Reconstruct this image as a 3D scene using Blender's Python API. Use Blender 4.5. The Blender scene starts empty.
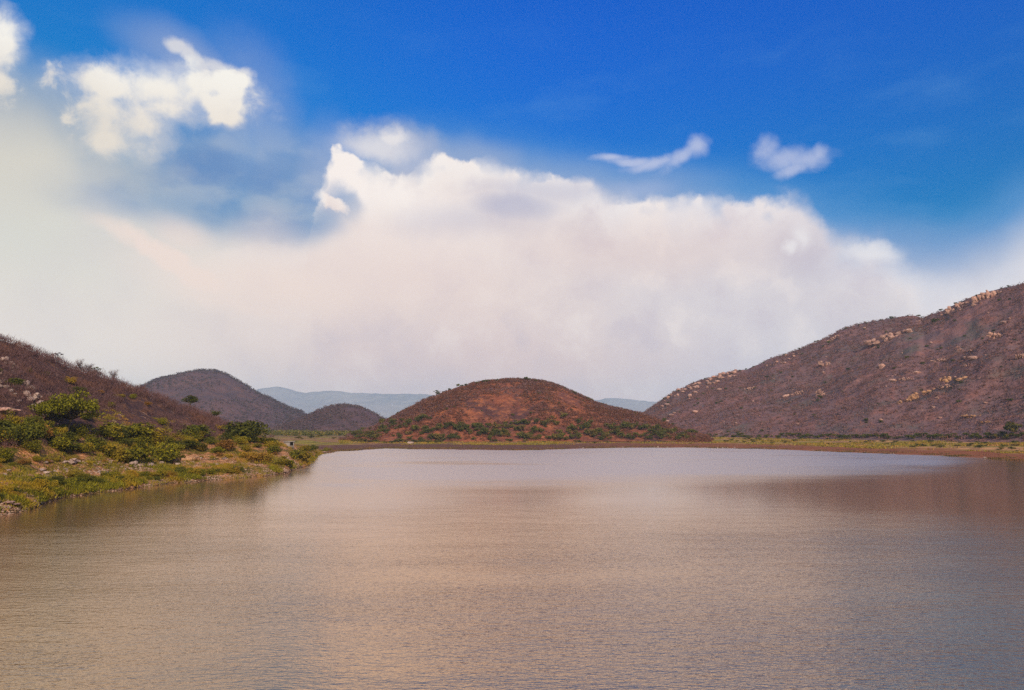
import bpy, math, random
import numpy as np
from math import radians, sin, cos, tan, atan2, pi, hypot

random.seed(7)
RNG = np.random.default_rng(11)
SC = bpy.context.scene
COL = SC.collection

# ------------------------------------------------------------------ camera
CAM_H = 12.0
F_PX = 740.0
HORIZON = 426.0
PITCH = math.atan((HORIZON - 345.0) / F_PX)
cam_data = bpy.data.cameras.new('camera')
cam_data.sensor_width = 36.0
cam_data.lens = F_PX / 1024.0 * 36.0
cam_data.clip_start = 0.5
cam_data.clip_end = 40000.0
cam = bpy.data.objects.new('camera', cam_data)
cam.location = (0, 0, CAM_H)
cam.rotation_euler = (pi / 2 + PITCH, 0, 0)
COL.objects.link(cam)
SC.camera = cam

SC.view_settings.view_transform = 'Standard'
SC.view_settings.look = 'None'
SC.view_settings.exposure = 0.0
SC.view_settings.gamma = 1.0
SC.view_settings.use_curve_mapping = False
SC.render.engine = 'CYCLES'
SC.cycles.max_bounces = 5
SC.cycles.diffuse_bounces = 2
SC.cycles.glossy_bounces = 2
SC.cycles.transparent_max_bounces = 6
SC.cycles.volume_bounces = 1
SC.cycles.caustics_reflective = False
SC.cycles.caustics_refractive = False
SC.cycles.use_denoising = False
SC.cycles.denoiser = 'OPENIMAGEDENOISE'
SC.cycles.sample_clamp_indirect = 6.0

SUN_EL, SUN_AZ = 29.0, 162.0          # azimuth clockwise from the view direction (+Y)
SUN_STRENGTH = 3.6
SKY_STRENGTH = 0.1


def ray(px, py):
    """direction in the world of a point of the view: azimuth (rad, clockwise from +Y), tan of elevation"""
    x = (px - 512.0) / F_PX
    y = (345.0 - py) / F_PX
    d = (x, cos(PITCH) - y * sin(PITCH), sin(PITCH) + y * cos(PITCH))
    h = hypot(d[0], d[1])
    return atan2(d[0], d[1]), d[2] / h


def azel(px, py):
    a, t = ray(px, py)
    return math.degrees(a), math.degrees(math.atan(t))


def lin(r, g, b):
    f = lambda c: ((c / 255 + 0.055) / 1.055) ** 2.4 if c > 10 else c / 255 / 12.92
    return (f(r), f(g), f(b), 1.0)


# ------------------------------------------------------------------ node helpers
class NT:
    """small wrapper that writes node maths as python expressions"""

    def __init__(self, tree):
        self.t = tree

    def node(self, kind, **kw):
        n = self.t.nodes.new(kind)
        for k, v in kw.items():
            setattr(n, k, v)
        return n

    def put(self, sock, v):
        if isinstance(v, (int, float)):
            sock.default_value = float(v)
        elif isinstance(v, (tuple, list)):
            sock.default_value = v
        else:
            self.t.links.new(v, sock)

    def m(self, op, a, b=0.0, c=None, clamp=False):
        n = self.node('ShaderNodeMath', operation=op, use_clamp=clamp)
        self.put(n.inputs[0], a)
        self.put(n.inputs[1], b)
        if c is not None:
            self.put(n.inputs[2], c)
        return n.outputs[0]

    def step(self, v, lo, hi, a=0.0, b=1.0, kind='SMOOTHSTEP'):
        n = self.node('ShaderNodeMapRange', interpolation_type=kind)
        for i, x in enumerate((v, lo, hi, a, b)):
            self.put(n.inputs[i], x)
        return n.outputs[0]

    def mix(self, fac, a, b, mode='MIX'):
        n = self.node('ShaderNodeMix', data_type='RGBA', blend_type=mode)
        self.put(n.inputs[0], fac)
        self.put(n.inputs[6], a)
        self.put(n.inputs[7], b)
        return n.outputs[2]

    def noise(self, vec, scale, detail=4.0, rough=0.55, dims='3D', dist=0.0, out=0):
        n = self.node('ShaderNodeTexNoise', noise_dimensions=dims)
        self.put(n.inputs['Vector'], vec)
        n.inputs['Scale'].default_value = scale
        n.inputs['Detail'].default_value = detail
        n.inputs['Roughness'].default_value = rough
        n.inputs['Distortion'].default_value = dist
        return n.outputs[out]

    def vm(self, op, a, b=None, s=None):
        n = self.node('ShaderNodeVectorMath', operation=op)
        self.put(n.inputs[0], a)
        if b is not None:
            self.put(n.inputs[1], b)
        if s is not None:
            self.put(n.inputs['Scale'], s)
        return n.outputs['Value'] if op in ('LENGTH', 'DOT_PRODUCT') else n.outputs[0]

    def node_muladd(self, c, k, v):
        n = self.node('ShaderNodeVectorMath', operation='MULTIPLY_ADD')
        self.put(n.inputs[0], c)
        n.inputs[1].default_value = (k, k, k)
        self.put(n.inputs[2], v)
        return n.outputs[0]

    def curve(self, v, pts, lo, hi, vlo, vhi):
        """piecewise curve through pts (x, y); x in lo..hi, y in vlo..vhi"""
        u = self.step(v, lo, hi, kind='LINEAR')
        n = self.node('ShaderNodeFloatCurve')
        c = n.mapping.curves[0]
        P = [((x - lo) / (hi - lo), (y - vlo) / (vhi - vlo)) for x, y in sorted(pts)]
        P[0] = (0.0, P[0][1])
        P[-1] = (1.0, P[-1][1])
        c.points[0].location = P[0]
        c.points[-1].location = P[-1]
        for x, y in P[1:-1]:
            c.points.new(x, y)
        for p in c.points:
            p.handle_type = 'AUTO_CLAMPED'
        n.mapping.update()
        self.put(n.inputs['Value'], u)
        return self.m('MULTIPLY_ADD', n.outputs[0], vhi - vlo, vlo)


# ------------------------------------------------------------------ world: Nishita sky with clouds
def build_world():
    w = bpy.data.worlds.new('World')
    SC.world = w
    w.use_nodes = True
    t = w.node_tree
    t.nodes.clear()
    N = NT(t)
    out = N.node('ShaderNodeOutputWorld')
    bg = N.node('ShaderNodeBackground')
    t.links.new(bg.outputs[0], out.inputs[0])
    bg.inputs[1].default_value = SKY_STRENGTH
    sky = N.node('ShaderNodeTexSky', sky_type='NISHITA', sun_disc=False)
    sky.sun_elevation = radians(SUN_EL)
    sky.sun_rotation = radians(SUN_AZ)
    sky.air_density = 1.0
    sky.dust_density = 0.6
    sky.ozone_density = 2.0
    K = 1.0 / SKY_STRENGTH

    def cc(r, g, b):
        c = lin(r, g, b)
        return (c[0] * K, c[1] * K, c[2] * K, 1.0)

    tc = N.node('ShaderNodeTexCoord').outputs['Generated']
    d = N.vm('NORMALIZE', tc)
    sp = N.node('ShaderNodeSeparateXYZ')
    N.put(sp.inputs[0], d)
    X, Y, Z = sp.outputs
    az = N.m('MULTIPLY', N.m('ARCTAN2', X, Y), 180 / pi)
    el = N.m('MULTIPLY', N.m('ARCSINE', Z), 180 / pi)
    cb = N.node('ShaderNodeCombineXYZ')
    N.put(cb.inputs[0], az)
    N.put(cb.inputs[1], el)
    P0 = cb.outputs[0]
    # turbulence that frays the cloud edges (degrees)
    w1 = N.vm('SUBTRACT', N.noise(P0, 0.14, 3, 0.5, out=1), (0.5, 0.5, 0.5))
    w2 = N.vm('SUBTRACT', N.noise(P0, 0.75, 4, 0.6, out=1), (0.5, 0.5, 0.5))
    W1 = N.vm('ADD', P0, N.vm('SCALE', w1, s=2.2))
    PW = N.vm('ADD', W1, N.vm('SCALE', w2, s=1.25))       # billowy
    s2 = N.node('ShaderNodeSeparateXYZ')
    N.put(s2.inputs[0], PW)
    wa, we = s2.outputs[0], s2.outputs[1]
    s3 = N.node('ShaderNodeSeparateXYZ')
    N.put(s3.inputs[0], W1)
    va, ve = s3.outputs[0], s3.outputs[1]

    def blob(px, py, rx, ry, rot=0, soft=0.3, vec=None, amt=1.0):
        vec = PW if vec is None else vec
        a, e = azel(px, py)
        a2, _ = azel(px + 10, py)
        _, e2 = azel(px, py - 10)
        sx, sy = (a2 - a) / 10, (e2 - e) / 10
        mp = N.node('ShaderNodeMapping', vector_type='TEXTURE')
        N.put(mp.inputs['Vector'], vec)
        mp.inputs['Location'].default_value = (a, e, 0)
        mp.inputs['Rotation'].default_value = (0, 0, radians(rot))
        mp.inputs['Scale'].default_value = (rx * sx, ry * sy, 1)
        return N.step(N.vm('LENGTH', mp.outputs[0]), 1 + soft, 1 - soft, 0, amt)

    base_vecs = (P0, W1, PW)

    def after(c):
        # the sky is worked out layer by layer: each layer's vectors wait for the colour so far
        return [N.node_muladd(c, 1e-9, v) for v in base_vecs]

    def mx(*a):
        r = a[0]
        for b in a[1:]:
            r = N.m('MAXIMUM', r, b)
        return r

    def edge(pts, lo=-62, hi=62):
        P = [azel(*p) for p in pts]
        P = [(lo, P[0][1])] + P + [(hi, P[-1][1])]
        return P

    # --- clear blue, deeper than the raw Nishita as in the photograph
    deep = N.step(el, 8, 34)
    blue = N.mix(1.0, sky.outputs[0], N.mix(deep, (0.0, 0.60, 0.90, 1), (0.0, 0.58, 1.86, 1)), 'MULTIPLY')
    teal = N.step(az, 8, -36)
    blue = N.mix(N.m('MULTIPLY', teal, 0.55), blue, N.mix(1.0, blue, (1.0, 1.6, 0.80, 1), 'MULTIPLY'))
    streak = N.noise(N.vm('MULTIPLY', W1, (0.35, 1.3, 1.0)), 0.25, 4, 0.5)
    streak = N.m('MULTIPLY', N.step(streak, 0.5, 0.75), N.step(el, 33, 20))
    col = N.mix(N.m('MULTIPLY', streak, 0.18), blue, cc(110, 165, 215))

    # --- soft veil that thickens towards the horizon
    veil = N.curve(va, edge([(-400, 20), (-60, 70), (0, 96), (50, 112), (95, 150), (150, 190), (210, 205), (300, 215), (350, 190),
                              (430, 150), (560, 172), (700, 190), (800, 215), (860, 232), (930, 244), (980, 230), (1024, 204), (1120, 175), (1400, 170)]),
                   -62, 62, 0, 45)
    dv = N.m('SUBTRACT', veil, ve)
    v1 = N.step(dv, -3.6, 0.8)
    v2 = N.step(dv, -0.6, 3.4)
    vg = N.mix(N.step(az, -30, 10), cc(128, 158, 190), cc(92, 150, 208))
    col = N.mix(N.m('MULTIPLY', v1, 0.85), col, vg)
    # left side: cream; right side: cooler grey; low: pinkish
    base = N.mix(N.step(az, -34, -12), cc(222, 220, 211), cc(240, 226, 220))
    base = N.mix(N.step(az, 6, 30), base, cc(212, 214, 226))
    low = N.mix(N.step(az, -32, -8), cc(244, 232, 222), N.mix(N.step(az, 0, 34), cc(228, 206, 204), cc(212, 214, 226)))
    base = N.mix(N.step(ve, 13, 4), base, low)
    soft = N.noise(W1, 0.11, 4, 0.55)
    base = N.mix(N.m('MULTIPLY', N.step(soft, 0.42, 0.70), 0.22), base, cc(208, 200, 208))
    col = N.mix(v2, col, base)

    P0, W1, PW = after(col)
    # --- grey-blue hollow on the left between the clouds
    hn = N.noise(N.vm('MULTIPLY', W1, (1.0, 1.8, 1.0)), 0.22, 4, 0.5)
    hol = mx(blob(205, 170, 72, 44, 10, 0.6, W1), blob(285, 185, 56, 52, 0, 0.6, W1), blob(120, 188, 66, 26, 5, 0.7, W1, 0.6))
    col = N.mix(N.m('MULTIPLY', hol, 0.85), col, N.mix(N.step(hn, 0.40, 0.62), cc(118, 150, 194), cc(160, 176, 200)))
    hol2 = mx(blob(208, 165, 34, 15, 8, 0.5, W1), blob(258, 172, 30, 14, -10, 0.6, W1, 0.7))
    col = N.mix(N.m('MULTIPLY', hol2, 0.55), col, cc(98, 136, 190))
    P0, W1, PW = after(col)
    # thin mist that skirts the bright clouds
    mist = mx(blob(250, 105, 40, 60, 30, 0.8, PW, 0.40), blob(190, 60, 60, 24, -20, 0.7, W1, 0.55), blob(400, 146, 66, 24, -8, 0.5, PW, 0.92),
              blob(470, 158, 60, 22, -6, 0.6, W1, 0.6), blob(330, 165, 30, 44, 0, 0.7, W1, 0.55), blob(560, 176, 90, 20, -6, 0.8, W1, 0.4),
              blob(640, 184, 60, 18, -4, 0.8, W1, 0.4), blob(880, 255, 110, 26, 0, 0.8, W1, 0.45))
    col = N.mix(mist, col, cc(162, 176, 208))

    P0, W1, PW = after(col)
    # --- main bank of cloud: crisp upper edge
    top = N.curve(wa, edge([(-200, 262), (150, 250), (260, 246), (300, 240), (316, 232), (322, 190), (322.5, 165), (327, 152), (336, 140), (350, 147), (366, 160), (382, 166), (402, 172),
                            (420, 168), (432, 152), (452, 149), (470, 158), (486, 157), (497, 160), (520, 172), (548, 173), (575, 176), (598, 184), (612, 196), (632, 196),
                            (660, 192), (700, 190), (712, 200), (740, 204), (780, 204), (806, 208), (822, 222), (840, 244), (866, 246), (888, 250), (905, 268),
                            (960, 286), (1024, 262), (1100, 240), (1400, 230)]),
                  -62, 62, 0, 45)
    fr = N.noise(P0, 0.35, 2, 0.5)
    sf = N.m('MULTIPLY_ADD', N.step(fr, 0.42, 0.66), 1.6, 0.35)
    sf = N.m('ADD', sf, N.step(az, 16, 30, 0, 2.2))
    db = N.m('ADD', N.m('SUBTRACT', top, we), N.m('MULTIPLY', N.m('SUBTRACT', N.noise(P0, 0.5, 5, 0.55), 0.5), 1.5))
    bank = N.step(N.m('DIVIDE', db, sf), -0.5, 1.0)
    bank = N.m('MULTIPLY', bank, N.m('MAXIMUM', N.step(va, -33, -3), N.step(ve, 13.6, 17.5)))
    hook = mx(blob(344, 206, 14, 23, 35, 0.55, PW, 0.85), blob(322, 228, 26, 22, 20, 0.7, W1, 0.95), blob(322, 182, 5, 10, 0, 0.6, W1, 0.6))
    bank = N.m('MULTIPLY', bank, N.m('SUBTRACT', 1.0, N.m('MULTIPLY', hook, 0.92)))
    bank = mx(bank, blob(331, 203, 17, 7, -30, 0.4), blob(380, 145, 34, 15, -6, 0.8, PW, 0.60), blob(394, 137, 14, 10, 0, 0.7, PW, 0.75))
    hi_r = N.step(az, -14, 18)
    crest = N.mix(hi_r, cc(252, 244, 238), cc(238, 232, 234))
    body = N.mix(hi_r, cc(238, 222, 216), cc(222, 214, 218))
    bcol = N.mix(N.step(db, 0.2, 4.5), crest, body)
    bcol = N.mix(N.step(db, 6.0, 15.0), bcol, base)
    pat = N.noise(PW, 0.22, 5, 0.55)
    bcol = N.mix(N.m('MULTIPLY', N.step(pat, 0.48, 0.68), 0.40), bcol, cc(200, 188, 202))
    bcol = N.mix(N.m('MULTIPLY', N.step(pat, 0.50, 0.30), 0.55), bcol, cc(248, 236, 230))
    P0, W1, PW = after(bcol)
    glow = mx(blob(350, 185, 48, 26, -50, 0.8, PW, 0.9), blob(400, 200, 80, 24, -12, 0.8, PW, 0.7), blob(390, 250, 110, 38, 0, 0.9, W1, 0.5))
    bcol = N.mix(glow, bcol, cc(254, 244, 238))
    P0, W1, PW = after(bcol)
    grey = mx(blob(512, 208, 42, 14, 6, 0.7, W1, 0.75), blob(545, 190, 60, 12, 0, 0.8, W1, 0.5), blob(470, 222, 60, 14, 0, 0.9, W1, 0.4),
              blob(820, 250, 60, 30, 0, 0.8, W1, 0.4))
    bcol = N.mix(grey, bcol, cc(184, 184, 206))
    P0, W1, PW = after(bcol)
    pink = mx(blob(380, 275, 170, 40, -4, 0.9, W1, 0.55), blob(640, 250, 150, 30, 0, 0.9, W1, 0.45))
    bcol = N.mix(pink, bcol, cc(236, 212, 204))
    col = N.mix(N.m('MULTIPLY', bank, N.step(ve, 3.0, 9.0, 0.55, 1.0)), col, bcol)

    P0, W1, PW = after(col)
    # --- lower left tier with pink streak
    tier = mx(blob(178, 262, 80, 12, -24, 0.50, PW, 1.0), blob(230, 300, 70, 9, -18, 0.8, PW, 0.6), blob(270, 290, 110, 22, -8, 0.8, W1, 0.7), blob(180, 232, 28, 14, -10, 0.7, W1, 0.6),
              blob(270, 232, 30, 24, 0, 0.8, W1, 0.35))
    col = N.mix(N.m('MULTIPLY', tier, 0.90), col, cc(246, 226, 215))
    P0, W1, PW = after(col)
    # --- bright cumulus upper left
    def puff(px, py, rx, ry, rot=0):
        a, e = azel(px, py)
        sx, sy = (azel(px + 10, py)[0] - a) / 10, (azel(px, py - 10)[1] - e) / 10
        mp = N.node('ShaderNodeMapping', vector_type='TEXTURE')
        N.put(mp.inputs['Vector'], W1)
        mp.inputs['Location'].default_value = (a, e, 0)
        mp.inputs['Rotation'].default_value = (0, 0, radians(rot))
        mp.inputs['Scale'].default_value = (rx * sx * 1.5, ry * sy * 1.5, 1)
        return N.m('SUBTRACT', 1.0, N.vm('LENGTH', mp.outputs[0]))

    def field(puffs, k=0.35):
        r = puff(*puffs[0])
        for q in puffs[1:]:
            r = N.m('SMOOTH_MAX', r, puff(*q), 0.12)
        return r

    fn = N.noise(P0, 0.55, 6, 0.60, dist=0.3)
    fn = N.m('SUBTRACT', fn, 0.5)
    edge_soft = N.m('MULTIPLY_ADD', N.step(N.noise(P0, 0.16, 2, 0.5), 0.40, 0.62), 0.60, 0.34)
    F = field([(166, 92, 76, 24, 2), (128, 118, 44, 34, 20), (112, 84, 27, 15), (150, 86, 34, 17), (196, 88, 36, 13), (232, 80, 17, 9), (118, 108, 32, 18), (162, 106, 34, 18), (216, 108, 28, 13),
               (112, 138, 27, 16, 10), (224, 122, 18, 9), (142, 128, 24, 15, 30), (-4, 36, 26, 30), (-60, 60, 60, 36), (-200, 40, 120, 50)])
    Fn = N.m('ADD', F, N.m('MULTIPLY', fn, 1.05))
    core = N.step(N.m('DIVIDE', N.m('SUBTRACT', Fn, -0.03), edge_soft), 0.0, 1.0)
    skirt = N.m('MULTIPLY', N.step(N.m('ADD', F, N.m('MULTIPLY', fn, 0.9)), -0.15, 0.45), 0.45)
    W_ = field([(176, 44, 12, 7, 0), (188, 54, 14, 7, -50), (200, 66, 15, 7, -45), (222, 72, 22, 8, -15), (240, 74, 12, 6, 0)])
    wsp = N.m('MULTIPLY', N.step(N.m('ADD', W_, N.m('MULTIPLY', fn, 1.6)), -0.05, 0.70), 0.80)
    cum = mx(core, skirt, wsp)
    ccol = N.mix(N.m('MULTIPLY', N.step(N.m('ADD', N.noise(PW, 0.45, 4, 0.5), N.m('MULTIPLY', F, -0.25)), 0.36, 0.62), 0.45), cc(250, 246, 238), cc(196, 196, 210))
    ccol = N.mix(N.step(ve, 25.0, 20.0), ccol, cc(240, 230, 218))
    col = N.mix(cum, col, ccol)
    P0, W1, PW = after(col)
    haze_l = mx(blob(10, 140, 100, 60, 0, 0.8, W1, 0.60), blob(70, 120, 80, 40, -20, 0.9, W1, 0.40), blob(110, 168, 60, 22, 0, 0.9, PW, 0.45))
    col = N.mix(haze_l, col, cc(214, 208, 196))
    P0, W1, PW = after(col)
    # --- small wisps on the right, and a spark of bright cloud
    WF = field([(612, 153, 16, 3, 0), (632, 157, 22, 4, -8), (658, 160, 24, 5, 4), (682, 156, 18, 6, 25), (697, 147, 9, 8, 0)])
    wi = N.m('MULTIPLY', N.step(N.m('ADD', WF, N.m('MULTIPLY', fn, 1.1)), -0.25, 0.85), 0.90)
    col = N.mix(wi, col, cc(184, 194, 226))
    P0, W1, PW = after(col)
    WF = field([(765, 153, 11, 12, 0), (782, 160, 20, 10, 0), (797, 171, 18, 6, 15), (806, 162, 18, 9, 0), (820, 155, 8, 8, 0)])
    wi = mx(N.m('MULTIPLY', N.step(N.m('ADD', WF, N.m('MULTIPLY', fn, 1.5)), -0.30, 0.95), 0.80), blob(645, 184, 22, 6, 0, 0.9, W1, 0.25))
    col = N.mix(wi, col, cc(184, 194, 226))
    P0, W1, PW = after(col)
    sp_ = mx(blob(789, 249, 7, 5, 30, 0.9, PW, 0.7), blob(801, 240, 8, 10, 0, 0.9, PW, 0.6), blob(872, 253, 26, 9, -4, 0.8, PW, 0.7))
    col = N.mix(sp_, col, cc(244, 240, 240))
    # unseen sky behind: bright overcast with blue breaks, added to lift the ambient light
    bk = N.m('MULTIPLY', N.step(Y, 0.30, -0.25), N.m('MULTIPLY_ADD', N.step(N.noise(d, 2.2, 4, 0.55), 0.40, 0.60), 0.45, 0.50))
    col = N.mix(bk, col, N.mix(N.step(el, 5, 60), cc(236, 220, 206), cc(226, 224, 226)))
    # below the horizon: dull earth light
    col = N.mix(N.step(el, 0.0, -3.0), col, cc(120, 100, 85))
    N.put(bg.inputs[0], col)
    w.cycles.sampling_method = 'MANUAL'
    w.cycles.sample_map_resolution = 512


build_world()

sun_data = bpy.data.lights.new('sun', 'SUN')
sun_data.energy = SUN_STRENGTH
sun_data.angle = radians(1.5)
sun_data.color = (1.0, 0.86, 0.70)
sun = bpy.data.objects.new('sun', sun_data)
# the lamp shines along its local -Z; turn +Z towards the sun
from mathutils import Vector
_sd = Vector((sin(radians(SUN_AZ)) * cos(radians(SUN_EL)), cos(radians(SUN_AZ)) * cos(radians(SUN_EL)), sin(radians(SUN_EL))))
sun.rotation_euler = _sd.to_track_quat('Z', 'Y').to_euler()
sun.location = (0, -50, 100)
COL.objects.link(sun)


# ------------------------------------------------------------------ numpy noise
def _hash(ix, iy, seed):
    h = (ix.astype(np.int64) * 374761393 + iy.astype(np.int64) * 668265263 + seed * 1442695041) & 0xFFFFFFFF
    h = ((h ^ (h >> 13)) * 1274126177) & 0xFFFFFFFF
    return ((h ^ (h >> 16)) & 0xFFFF) / 65535.0


def vnoise(x, y, seed=0):
    xi, yi = np.floor(x), np.floor(y)
    fx, fy = x - xi, y - yi
    fx = fx * fx * fx * (fx * (fx * 6 - 15) + 10)
    fy = fy * fy * fy * (fy * (fy * 6 - 15) + 10)
    a, b = _hash(xi, yi, seed), _hash(xi + 1, yi, seed)
    c, d = _hash(xi, yi + 1, seed), _hash(xi + 1, yi + 1, seed)
    return (a + (b - a) * fx) * (1 - fy) + (c + (d - c) * fx) * fy


def fbm(x, y, seed=0, octv=5, gain=0.5):
    s, a, t = 0.0, 1.0, 0.0
    for i in range(octv):
        s = s + a * (vnoise(x * 2 ** i + 17.3 * i, y * 2 ** i - 9.1 * i, seed + i) * 2 - 1)
        t += a
        a *= gain
    return s / t


def ridged(x, y, seed=0, octv=4):
    s, a, t = 0.0, 1.0, 0.0
    for i in range(octv):
        s = s + a * (1 - np.abs(vnoise(x * 2 ** i + 5.3 * i, y * 2 ** i, seed + i) * 2 - 1))
        t += a
        a *= 0.5
    return s / t


def sstep(a, b, x):
    t = np.clip((x - a) / (b - a), 0, 1)
    return t * t * (3 - 2 * t)


# ------------------------------------------------------------------ mesh helpers
def mesh_np(name, verts, quads=None, tris=None, mat=None, smooth=False):
    me = bpy.data.meshes.new(name)
    verts = np.asarray(verts, dtype=np.float32)
    polys, starts, n = [], [], 0
    q = 0 if quads is None else len(quads)
    t = 0 if tris is None else len(tris)
    me.vertices.add(len(verts))
    me.vertices.foreach_set('co', verts.ravel())
    idx = []
    if q:
        idx.append(np.asarray(quads, dtype=np.int32).ravel())
    if t:
        idx.append(np.asarray(tris, dtype=np.int32).ravel())
    idx = np.concatenate(idx)
    me.loops.add(len(idx))
    me.loops.foreach_set('vertex_index', idx)
    me.polygons.add(q + t)
    st = np.concatenate([np.arange(q) * 4, q * 4 + np.arange(t) * 3]).astype(np.int32)
    me.polygons.foreach_set('loop_start', st)
    if smooth:
        me.polygons.foreach_set('use_smooth', np.ones(q + t, dtype=bool))
    me.update(calc_edges=True)
    me.validate()
    if mat:
        me.materials.append(mat)
    return me


def obj(name, me, loc=(0, 0, 0), rz=0.0, sc=(1, 1, 1), parent=None):
    o = bpy.data.objects.new(name, me)
    o.location = loc
    o.rotation_euler = (0, 0, rz)
    o.scale = sc
    COL.objects.link(o)
    if parent is not None:
        o.parent = parent
    return o


def tag(o, label=None, cat=None, group=None, kind=None):
    if label:
        o['label'] = label
    if cat:
        o['category'] = cat
    if group:
        o['group'] = group
    if kind:
        o['kind'] = kind
    return o


def grid_mesh(name, P, mat, smooth=True, closed=False):
    """P: array (rows, cols, 3)"""
    r, c = P.shape[:2]
    i = np.arange(r * c).reshape(r, c)
    if closed:
        j = np.concatenate([i, i[:, :1]], axis=1)
    else:
        j = i
    q = np.stack([j[:-1, :-1], j[:-1, 1:], j[1:, 1:], j[1:, :-1]], axis=-1).reshape(-1, 4)
    return mesh_np(name, P.reshape(-1, 3), quads=q, mat=mat, smooth=smooth)


# ------------------------------------------------------------------ materials
def new_mat(name):
    m = bpy.data.materials.new(name)
    m.use_nodes = True
    nt = m.node_tree
    for n in list(nt.nodes):
        if n.type != 'OUTPUT_MATERIAL':
            nt.nodes.remove(n)
    out = [n for n in nt.nodes if n.type == 'OUTPUT_MATERIAL'][0]
    N = NT(nt)
    b = N.node('ShaderNodeBsdfPrincipled')
    nt.links.new(b.outputs[0], out.inputs[0])
    b.inputs['Roughness'].default_value = 0.9
    if 'Specular IOR Level' in b.inputs:
        b.inputs['Specular IOR Level'].default_value = 0.15
    return m, N, b


def leaf_mat(name, dark, light, warm=None, var=0.5):
    """colour varies from leaf cluster to leaf cluster and from plant to plant"""
    m, N, b = new_mat(name)
    g = N.node('ShaderNodeNewGeometry')
    ri = g.outputs['Random Per Island']
    oi = N.node('ShaderNodeObjectInfo').outputs['Random']
    c = N.mix(ri, dark + (1,), light + (1,))
    if warm:
        c = N.mix(N.m('MULTIPLY', N.step(N.noise(g.outputs['Position'], 0.12, 3), 0.48, 0.66), 0.7), c, warm + (1,))
    c = N.mix(1.0, c, N.mix(oi, (1 - var * .5,) * 3 + (1,), (1 + var * .5, 1 + var * .45, 1 + var * .2, 1)), 'MULTIPLY')
    N.put(b.inputs['Base Color'], c)
    b.inputs['Roughness'].default_value = 0.75
    return m


def world_pos(N):
    return N.node('ShaderNodeNewGeometry').outputs['Position']


def hill_mat(name, a, b_, c_, rock, rock_amt=0.62, scale=0.02, green=None):
    """dry hillside: mottled soil and leafless scrub, with bare rock breaking through"""
    m, N, b = new_mat(name)
    p = world_pos(N)
    n1 = N.noise(p, scale, 5, 0.6)
    n2 = N.noise(p, scale * 7, 4, 0.65)
    n3 = N.noise(p, scale * 30, 3, 0.7)
    col = N.mix(N.step(n1, 0.36, 0.64), a + (1,), b_ + (1,))
    col = N.mix(N.m('MULTIPLY', N.step(n2, 0.45, 0.68), 0.8), col, c_ + (1,))
    if green:
        col = N.mix(N.m('MULTIPLY', N.step(N.noise(p, scale * 3, 4, 0.6), 0.52, 0.68), 0.75), col, green + (1,))
    rk = N.m('MULTIPLY', N.step(N.noise(p, scale * 4.5, 6, 0.7, dist=0.6), rock_amt, rock_amt + 0.05), N.step(n3, 0.35, 0.55))
    col = N.mix(rk, col, rock + (1,))
    col = N.mix(1.0, col, N.mix(n3, (0.72, 0.72, 0.72, 1), (1.28, 1.25, 1.22, 1)), 'MULTIPLY')
    N.put(b.inputs['Base Color'], col)
    bp = N.node('ShaderNodeBump')
    bp.inputs['Strength'].default_value = 0.9
    bp.inputs['Distance'].default_value = 2.5
    N.put(bp.inputs['Height'], N.m('ADD', N.m('MULTIPLY', n2, 1.2), N.m('MULTIPLY', n3, 0.5)))
    N.put(b.inputs['Normal'], bp.outputs[0])
    return m


def rock_mat(name, a, b_, c_):
    m, N, b = new_mat(name)
    tc = N.node('ShaderNodeTexCoord').outputs['Object']
    p = world_pos(N)
    n1 = N.noise(p, 0.35, 5, 0.65)
    n2 = N.noise(tc, 2.5, 4, 0.7)
    col = N.mix(N.step(n1, 0.35, 0.62), a + (1,), b_ + (1,))
    col = N.mix(N.step(n2, 0.52, 0.66), col, c_ + (1,))
    oi = N.node('ShaderNodeObjectInfo').outputs['Random']
    col = N.mix(1.0, col, N.mix(oi, (0.8, 0.78, 0.78, 1), (1.2, 1.15, 1.1, 1)), 'MULTIPLY')
    N.put(b.inputs['Base Color'], col)
    bp = N.node('ShaderNodeBump')
    bp.inputs['Distance'].default_value = 0.4
    N.put(bp.inputs['Height'], n2)
    N.put(b.inputs['Normal'], bp.outputs[0])
    return m


M_rock_pink = rock_mat('pale_pink_rock', (0.40, 0.215, 0.16), (0.56, 0.34, 0.26), (0.17, 0.09, 0.08))
M_rock_ochre = rock_mat('ochre_rock', (0.42, 0.215, 0.11), (0.56, 0.32, 0.17), (0.17, 0.09, 0.06))
M_rock_grey = rock_mat('weathered_rock', (0.36, 0.25, 0.21), (0.50, 0.38, 0.32), (0.14, 0.09, 0.08))
M_bark, _N, _b = new_mat('bark')
_N.put(_b.inputs['Base Color'], _N.mix(_N.noise(_N.node('ShaderNodeTexCoord').outputs['Object'], 6.0), (0.035, 0.022, 0.016, 1), (0.11, 0.075, 0.055, 1)))
M_leaf = leaf_mat('bush_leaves', (0.055, 0.058, 0.005), (0.240, 0.205, 0.010), (0.32, 0.19, 0.013))
M_leaf_dark = leaf_mat('dark_leaves', (0.030, 0.035, 0.006), (0.135, 0.128, 0.012))
M_leaf_acacia = leaf_mat('acacia_leaves', (0.065, 0.068, 0.004), (0.195, 0.175, 0.008))
M_leaf_yellow = leaf_mat('yellowing_leaves', (0.18, 0.13, 0.010), (0.38, 0.26, 0.018), (0.34, 0.15, 0.02))
M_leaf_orange = leaf_mat('orange_dry_leaves', (0.16, 0.07, 0.015), (0.32, 0.15, 0.03))
M_leaf_far = leaf_mat('distant_leaves', (0.038, 0.040, 0.008), (0.130, 0.118, 0.018), (0.20, 0.12, 0.03))
M_twig = leaf_mat('leafless_twigs', (0.070, 0.034, 0.036), (0.155, 0.084, 0.086), (0.15, 0.066, 0.042))
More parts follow.
